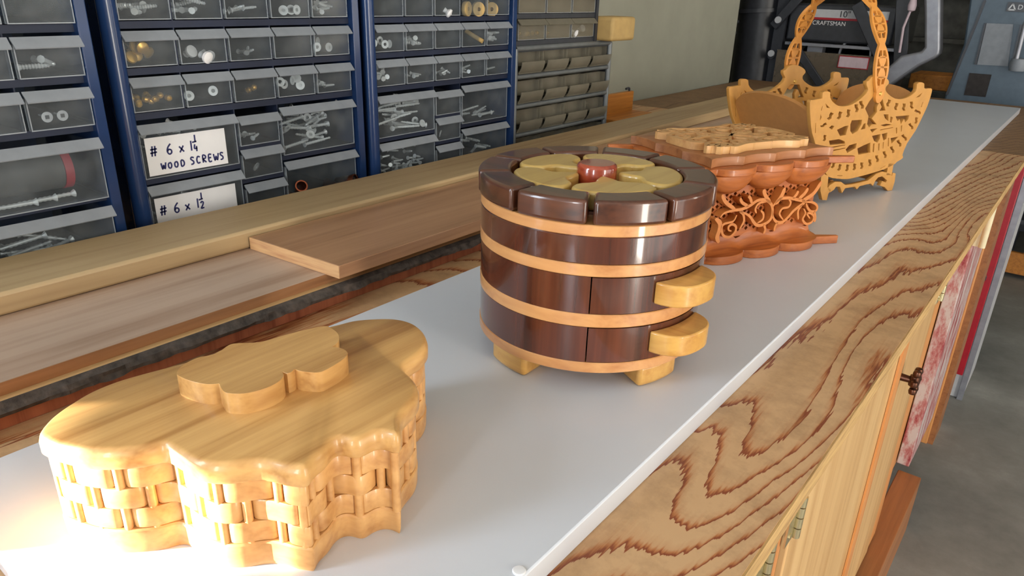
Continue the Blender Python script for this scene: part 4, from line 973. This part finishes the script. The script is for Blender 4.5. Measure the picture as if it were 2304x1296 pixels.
fill(cabB, B[20], 'washer', 3, 'washer among the long screws by the second blue post', 'washer', 'washers by the second blue post', 0.7)
fill(cabB, B[21], 'small_screw', 34, 'small zinc screw in the heaped bottom bin by the second blue post', 'screw', 'heaped screws by the second blue post', 0.85, deep=0.025)
fill(cabB, B[25], 'long_screw', 6, 'long nail-like screw lying flat in the bin by the grey metal cabinet', 'screw', 'flat long screws by the grey cabinet', 0.25)
fill(cabB, B[26], 'bolt', 6, 'bolt in the lowest bin beside the grey metal cabinet', 'screw', 'bolts beside the grey cabinet', 0.6)
fill(cabB, B[10], 'washer', 4, 'washer in the bin next to the second blue post, second row down', 'washer', 'washers by the second post', 0.6, True)
fill(cabB, B[11], 'bolt', 9, 'shiny bolt heaped in the bin right of the washers', 'bolt', 'shiny bolts right of the washers', 0.55)
fill(cabB, B[14], 'bolt', 9, 'zinc bolt in the bin beside the wooden dowel', 'bolt', 'bolts beside the dowel', 0.6)
fill(cabB, B[13], 'dowel', 1, 'pale wooden dowel in the bin that has no pull lip', 'dowel', None, 0.7)
fill(cabB, B[15], 'bolt', 8, 'dull bolt in the dusty bin below the washers', 'bolt', 'dull bolts below the washers', 0.6)
fill(cabB, B[16], 'small_screw', 4, 'tiny screw in the second bin above the long screws', 'screw', 'tiny screws above the long screws', 0.3)
fill(cabB, B[17], 'small_screw', 4, 'tiny screw in the third bin of the row above the empty bin', 'screw', 'tiny screws above the empty bin', 0.3)
fill(cabB, B[18], 'small_screw', 8, 'bright small screw heaped in the fourth bin below the dowel', 'screw', 'bright screws below the dowel', 0.4)
fill(cabB, B[19], 'small_screw', 3, 'bright small screw in the right end bin below the bolts', 'screw', 'bright screws in the right end bin', 0.2)
fill(cabB, B[8], 'plug', 2, 'round brown wooden wheel in the left one of two wheel bins', 'wheel', 'wooden wheels in the left bin', 0.4, True, 0.02)
fill(cabB, B[9], 'plug', 2, 'round brown wooden wheel in the right end wheel bin', 'wheel', 'wooden wheels in the right bin', 0.4, True, 0.02)
fill(cabB, B[7], 'knob', 1, 'clear white knob left of the wooden wheels', 'knob', None, 0.3)
fill(cabB, B[23], 'washer', 1, 'single bright washer in the small bin over the lowest narrow bin', 'washer', None, 0.3)
fill(cabC, Cc[14], 'bolt', 3, 'threaded bolt in the pulled-out bin second from the top', 'bolt', 'bolts in the pulled-out bin', 0.3)
y, z, w_, h = Cc[19]
for dy, nm in ((0.016, 'white square-drive screw head against the bin front, left of its twin'), (0.029, 'white square-drive screw head against the bin front, right of its twin')):
    place('head', (cabC.location.x + 0.0085, cabC.location.y + y + dy, z + 0.011), (0, -PI / 2, 0), nm, 'screw', 'twin screw heads')
y, z, w_, h = Cc[25]
dg_ = thing('drum_roll', 'dark grey roll with a red end band lying in the large near bin', 'roll', (cabC.location.x - 0.012, cabC.location.y + y, z))
q = MB(); q.cyl((0, 0.010, 0.031), (0, 0.080, 0.031), 0.0195, n=32); q.build('roll', M['dark_grey'], dg_)
q = MB(); q.cyl((0, 0.0805, 0.031), (0, 0.088, 0.031), 0.0200, n=32); q.build('end_band', M['red_band'], dg_)
for i in range(3):
    L0 = 0.0
    place('long_screw', (cabC.location.x + 0.004 - 0.004 * i, cabC.location.y + y + 0.052 + 0.018 * i, z + 0.006), (0, PI / 2, PI / 2 + PI + 0.05 * i - 0.03), 'long threaded screw lying under the dark roll in the near bin', 'screw', 'screws under the dark roll')
fill(cabC, Cc[26], 'long_screw', 12, 'long dull screw in the lowest bin below the dark roll', 'screw', 'dull screws below the dark roll', 0.6)

# ------------------------------------------------------------------ grey metal cabinet, dark cabinet on top of it
gx = -0.78
gc = thing('metal_cabinet', 'grey metal frame cabinet of small smoky bins beside the bare wall', 'cabinet', (gx, 0.990, 0))
q = MB()
GW = 0.300
for y in (0.0, GW): q.cyl((0, y, 0.90), (0, y, 1.094), 0.0052, n=14)
q.cyl((0, 0.0, 1.094), (0, GW, 1.094), 0.0045, n=12)
rowz = (1.0480, 0.9985, 0.9490)
for z in rowz: q.cyl((0, 0, z), (0, GW, z), 0.0042, n=12)
q.build('tube_frame', M['grey_metal'], gc)
q = MB(); q.box(-0.15, -0.148, 0, GW, 0.9, 1.092); q.box(-0.15, 0, -0.004, -0.002, 0.9, 1.092); q.box(-0.15, 0, GW + 0.002, GW + 0.004, 0.9, 1.092); q.box(-0.15, 0, 0, GW, 1.088, 1.092)
for z in rowz: q.box(-0.15, -0.002, 0, GW, z - 0.001, z + 0.001)
q.build('case', M['black_metal'], gc)
gp = None
for z in (1.0525, 1.0030, 0.9535, 0.9040):
    for c in range(4):
        y = 0.006 + c * 0.0735
        w_ = 0.064; h_ = 0.036
        if gp is None:
            m_ = MB(); t_ = 0.0014
            m_.box(-0.12, 0, 0, t_, 0, h_); m_.box(-0.12, 0, w_ - t_, w_, 0, h_); m_.box(-0.12, 0, 0, w_, 0, t_); m_.box(-0.012, -0.0106, 0, w_, 0.012, h_)
            gp = m_.build('bin', M['smoke'], gc)
            l_ = MB()                                         # scoop front with a curved hand hold
            pr = []
            for i in range(7):
                a = i / 6 * PI / 2
                pr.append((0.004 + 0.008 * math.sin(a), 0.016 * (1 - math.cos(a)) * 0.4 + 0.001 + 0.013 * (i / 6)))
            l_.rings([[(x_, 0.0, z_), (x_, w_, z_), (x_ - 0.0016, w_, z_ + 0.0004), (x_ - 0.0016, 0.0, z_ + 0.0004)] for x_, z_ in pr])
            l_.box(-0.012, 0.0045, 0.0, w_, 0.0005, 0.0022)
            l_.build('scoop_front', M['smoke_lip'], gp)
            gp.location = (0, y, z)
        else:
            e = gp.copy(); COL.objects.link(e); e.parent = gc; e.location = (0, y, z)
            for ch in gp.children:
                e2 = ch.copy(); COL.objects.link(e2); e2.parent = e
dk = thing('dark_drawer_cabinet', 'black drawer cabinet with dusty brown drawers standing on the grey metal one', 'cabinet', (-0.78, 0.992, 1.0985))
DW = 0.246
q = MB(); q.box(-0.15, -0.148, 0, DW, 0, 0.19); q.box(-0.15, 0.0, -0.003, 0.0, 0, 0.19); q.box(-0.15, 0.002, DW - 0.008, DW, 0, 0.19)
for z in (0.0, 0.0425, 0.085, 0.1275, 0.17): q.box(-0.15, -0.001, 0, DW, z, z + 0.0075)
q.build('frame', M['black_metal'], dk)
for r, z in enumerate((0.0085, 0.051, 0.0935, 0.136)):
    for c in range(3): add_drawer(dk, 0.0, 0.004 + c * 0.0785, z, 0.0745, 0.0325, 0.12, ('smoke', 'smoke_lip'))
for c, (kd, n, lb_, ct) in enumerate((('cup', 9, 'small brass bit in the dusty left drawer of the black cabinet', 'bit'), None or ('cup', 3, 'small brass bit in the middle drawer of the black cabinet', 'bit'), ('knob', 3, 'white round knob in the right drawer of the black cabinet', 'knob'))):
    fill(dk, (0.004 + c * 0.0785, 1.0985 + 0.0085, 0.0745, 0.0325), kd, n, lb_, ct, 'pieces in the black cabinet, %s drawer' % ('left', 'middle', 'right')[c], 0.4)
bl = MB().box(-0.80, -0.745, 1.2395, 1.325, 1.0992, 1.1425).build('wood_block', M['block'], None, bevel=0.006, seg=3)
tag(bl, 'pale rounded wood block on the grey metal cabinet next to the black one', 'block')
og = thing('clamp_rack', 'orange stained wooden rack by the bare wall behind the pine batten', 'rack', (-0.90, 1.46, 0.90))
MB().box(-0.02, -0.006, 0.0, 0.172, 0.0, 0.060).build('back_board', M['orange_wood'], og, bevel=0.002)
MB().box(-0.006, 0.05, 0.0, 0.172, 0.0, 0.014).build('ledge', M['orange_wood'], og, bevel=0.002)
q = MB(); q.tube([(-0.012, 0.158, 0.055), (-0.012, 0.158, 0.066), (-0.010, 0.150, 0.068), (-0.010, 0.138, 0.067)], 0.0028); q.build('hook', M['black_metal'], og)

# ------------------------------------------------------------------ radial arm saw beyond the bench
sw = thing('radial_arm_saw', 'black and white radial arm saw on a stand beyond the far end of the bench', 'saw', (0, 2.95, 0))
MB().box(-1.25, -0.62, 0.0, 0.55, 0.0, 0.80).build('stand', M['black_metal'], sw, bevel=0.006)
MB().box(-1.30, -0.57, -0.05, 0.60, 0.80, 0.83).build('table', M['clutter'], sw)
q = MB(); q.cyl((-1.11, 0.03, 0.83), (-1.125, 0.03, 1.60), 0.092, n=36); q.build('column', M['black_metal'], sw)
q = MB(); q.cyl((-1.121, 0.03, 1.125), (-1.122, 0.03, 1.139), 0.108, n=36)
for a in range(6): q.cyl((-1.20 + 0.004 * a, -0.045, 0.88 + 0.042 * a), (-1.215 + 0.004 * a, -0.06, 0.88 + 0.042 * a), 0.007, n=10)
q.build('column_collar', M['black_metal'], sw)
q = MB()
for u, z in ((-1.012, 1.10), (-1.018, 0.975)): q.cyl((u, -0.06, z), (u, -0.085, z), 0.012, n=14)
q.box(-1.03, -0.99, -0.06, 0.06, 0.85, 1.55)
q.build('column_bracket', M['black_metal'], sw)
for u, z, n_ in ((-1.010, 1.105, 0), (-1.016, 0.985, 0)):
    q = MB(); q.cyl((u, -0.085, z), (u, -0.092, z), 0.012, n=16); q.build('bolt_cap', M['white_paint'], sw)
hd_ = MB().box(-0.985, -0.615, -0.05, 0.30, 1.035, 1.165).build('arm_head', M['black_metal'], sw, bevel=0.008)
MB().box(-0.925, -0.640, -0.0535, -0.0505, 1.119, 1.147).build('white_stripe', M['white_paint'], hd_)
MB().box(-0.925, -0.640, -0.0538, -0.0505, 1.112, 1.1195).build('red_stripe', M['red'], hd_)
tm = text_mesh('CRAFTSMAN', 0.0205, 0.0006)
MB().add_mesh(tm, Matrix.Translation((-0.836, -0.0515, 1.100)) @ Matrix.Rotation(PI / 2, 4, 'X')).build('name_lettering', M['paper'], hd_)
tm = text_mesh('10"', 0.030, 0.0006)
MB().add_mesh(tm, Matrix.Translation((-0.786, -0.0545, 1.132)) @ Matrix.Rotation(PI / 2, 4, 'X')).build('size_lettering', M['black_metal'], hd_)
q = MB(); q.box(-0.975, -0.58, -0.075, 0.0, 1.020, 1.030); q.build('chrome_rail', M['alu'], sw)
MB().box(-0.90, -0.845, -0.04, 0.0, 0.985, 1.018).build('scale_plate', M['alu'], sw)
q = MB(); q.lathe([(0.050, 0), (0.056, 0), (0.056, 0.012), (0.050, 0.012), (0.050, 0)], (0, 0, 0), 32); o = q.build('motor_ring', M['alu'], sw); o.location = (-0.73, -0.03, 1.00); o.rotation_euler = (PI / 2, 0, 0)
q = MB(); q.cyl((-0.95, 0.12, 0.93), (-0.60, 0.12, 0.93), 0.08, n=30); q.build('motor', M['black_metal'], sw)
gd = MB().box(-1.0, -0.63, -0.072, -0.069, 0.84, 1.000).build('blade_guard', M['guard'], sw)
lbq = MB(); lbq.mi = 1; lbq.box(-0.772, -0.668, -0.0755, -0.0725, 0.953, 0.995); lbq.mi = 0; lbq.box(-0.769, -0.671, -0.0765, -0.0756, 0.956, 0.992)
lbq.build('warning_label', [M['lens_pink'], M['red']], gd)
for p0, p1, r_ in (((-0.945, -0.085, 1.03), (-0.812, -0.085, 0.885), 0.014), ((-0.745, -0.085, 1.17), (-0.625, -0.085, 0.99), 0.019), ((-1.03, -0.075, 1.08), (-0.93, -0.075, 1.21), 0.016), ((-0.60, -0.08, 1.19), (-0.56, -0.08, 0.95), 0.022)):
    d = (Vector(p1) - Vector(p0)); q = MB(); q.obox((Vector(p0) + Vector(p1)) / 2, d, d.cross(Vector((0, 1, 0))), (0, 1, 0), d.length / 2, r_, 0.006)
    q.build('brace_bar', M['black_metal'], sw, bevel=0.002)
YK = [(-0.493, 1.25), (-0.470, 1.146), (-0.447, 1.042), (-0.446, 1.026), (-0.456, 1.012), (-0.499, 0.983), (-0.569, 0.914), (-0.611, 0.890), (-0.622, 0.920), (-0.597, 0.965), (-0.560, 1.012), (-0.535, 1.020), (-0.502, 1.030), (-0.495, 1.044), (-0.522, 1.164), (-0.545, 1.25)]
MB().prism(YK, -0.13, -0.075, lambda a, c, z: (a, z, c)).build('yoke', M['alu'], sw, bevel=0.008, seg=3)
q = MB(); q.tube([(-0.572, -0.10, 1.02), (-0.577, -0.10, 1.10), (-0.566, -0.10, 1.16)], 0.004)
q.lathe([(0.001, -0.02), (0.012, -0.015), (0.014, 0.0), (0.010, 0.02), (0.001, 0.025)], (-0.565, -0.10, 1.17), 14); q.build('lever', M['lens_pink'], sw)

bk_ = thing('floor_machine', 'blue-grey floor machine with a dark square port behind the bench end', 'machine', (0, 2.80, 0))
BP = [(-0.415, 0.0), (-0.13, 0.0), (-0.13, 0.9), (-0.10, 1.45), (-0.405, 1.45), (-0.395, 1.19), (-0.381, 1.06), (-0.397, 0.90)]
MB().prism(BP, 0.0, 0.45, lambda a, c, z: (a, z, c)).build('cabinet_body', M['blue_grey'], bk_, bevel=0.006)
MB().prism([(-0.357, 1.193), (-0.350, 1.193), (-0.358, 1.123), (-0.389, 0.902), (-0.396, 0.902), (-0.365, 1.123)], -0.004, 0.0, lambda a, c, z: (a, z, c)).build('seam', M['black_metal'], bk_)
MB().prism([(-0.333, 1.127), (-0.262, 1.127), (-0.246, 1.005), (-0.329, 1.003)], -0.004, 0.0, lambda a, c, z: (a, z, c)).build('front_panel', M['pale_blue'], bk_)
MB().prism([(-0.338, 1.127), (-0.334, 1.127), (-0.331, 1.003), (-0.337, 1.003)], -0.005, 0.0, lambda a, c, z: (a, z, c)).build('panel_slot', M['black_metal'], bk_)
q = MB(); q.prism([(-0.244, 1.127), (-0.238, 1.127), (-0.231, 1.01), (-0.239, 1.01)], -0.005, 0.0, lambda a, c, z: (a, z, c)); q.build('panel_slot', M['black_metal'], bk_)
q = MB(); q.cyl((-0.226, -0.03, 1.0), (-0.230, -0.03, 1.135), 0.006, n=12); q.build('guide_rod', M['alu'], bk_)
q = MB(); q.lathe([(0.001, -0.02), (0.02, -0.018), (0.024, 0), (0.02, 0.018), (0.001, 0.02)], (-0.22, -0.02, 1.012), 18); q.build('clamp_knob', M['pale_blue'], bk_)
q = MB(); q.box(-0.344, -0.283, -0.003, 0.0, 0.907, 0.976); q.build('dust_port', M['port'], bk_)  # flat dark sheet painted as the shade inside the port
pl_ = MB(); pl_.mi = 0; pl_.box(-0.291, -0.18, -0.004, 0.0, 1.163, 1.190); pl_.mi = 1
tri = [(-0.286, 1.168), (-0.268, 1.168), (-0.277, 1.185)]
for i in range(3):
    pl_.ribbon([tri[i], tri[(i + 1) % 3]], 0.0018, 0.0041, 0.005, lambda a, c, z: (a, -z, c), False)
dl = text_mesh('D', 0.019, 0.0004)
pl_.add_mesh(dl, Matrix.Translation((-0.256, -0.0045, 1.1755)) @ Matrix.Rotation(PI / 2, 4, 'X'))
pl_.build('name_plate', [M['black_metal'], M['white_paint']], bk_)
st_ = MB().box(-1.0, -0.47, 3.58, 4.05, 0.0, 0.834).build('side_table', M['clutter'], None, bevel=0.004)
tag(st_, 'dark low table between the radial arm saw and the blue-grey machine', 'table')
wp = MB().box(-0.66, -0.495, 3.60, 3.80, 0.834, 0.895).build('orange_board', M['orange_wood'], None, bevel=0.003)
tag(wp, 'orange wooden board lying on the dark low table beside the blue-grey machine', 'board')
tl = MB(); tl.hexa([(-1.7, 4.2, 0), (-0.28, 4.2, 0), (-0.28, 4.8, 0), (-1.7, 4.8, 0), (-1.7, 4.25, 1.6), (-0.28, 4.25, 1.6), (-0.28, 4.75, 1.6), (-1.7, 4.75, 1.6)])
for z in (0.5, 0.8, 1.0, 1.2): tl.box(-1.68, -0.3, 4.14, 4.24, z, z + 0.02)

tag(tl.build('tool_chest', M['clutter'], None), 'dark cluttered tool chest standing against the far wall behind the machines', 'chest')
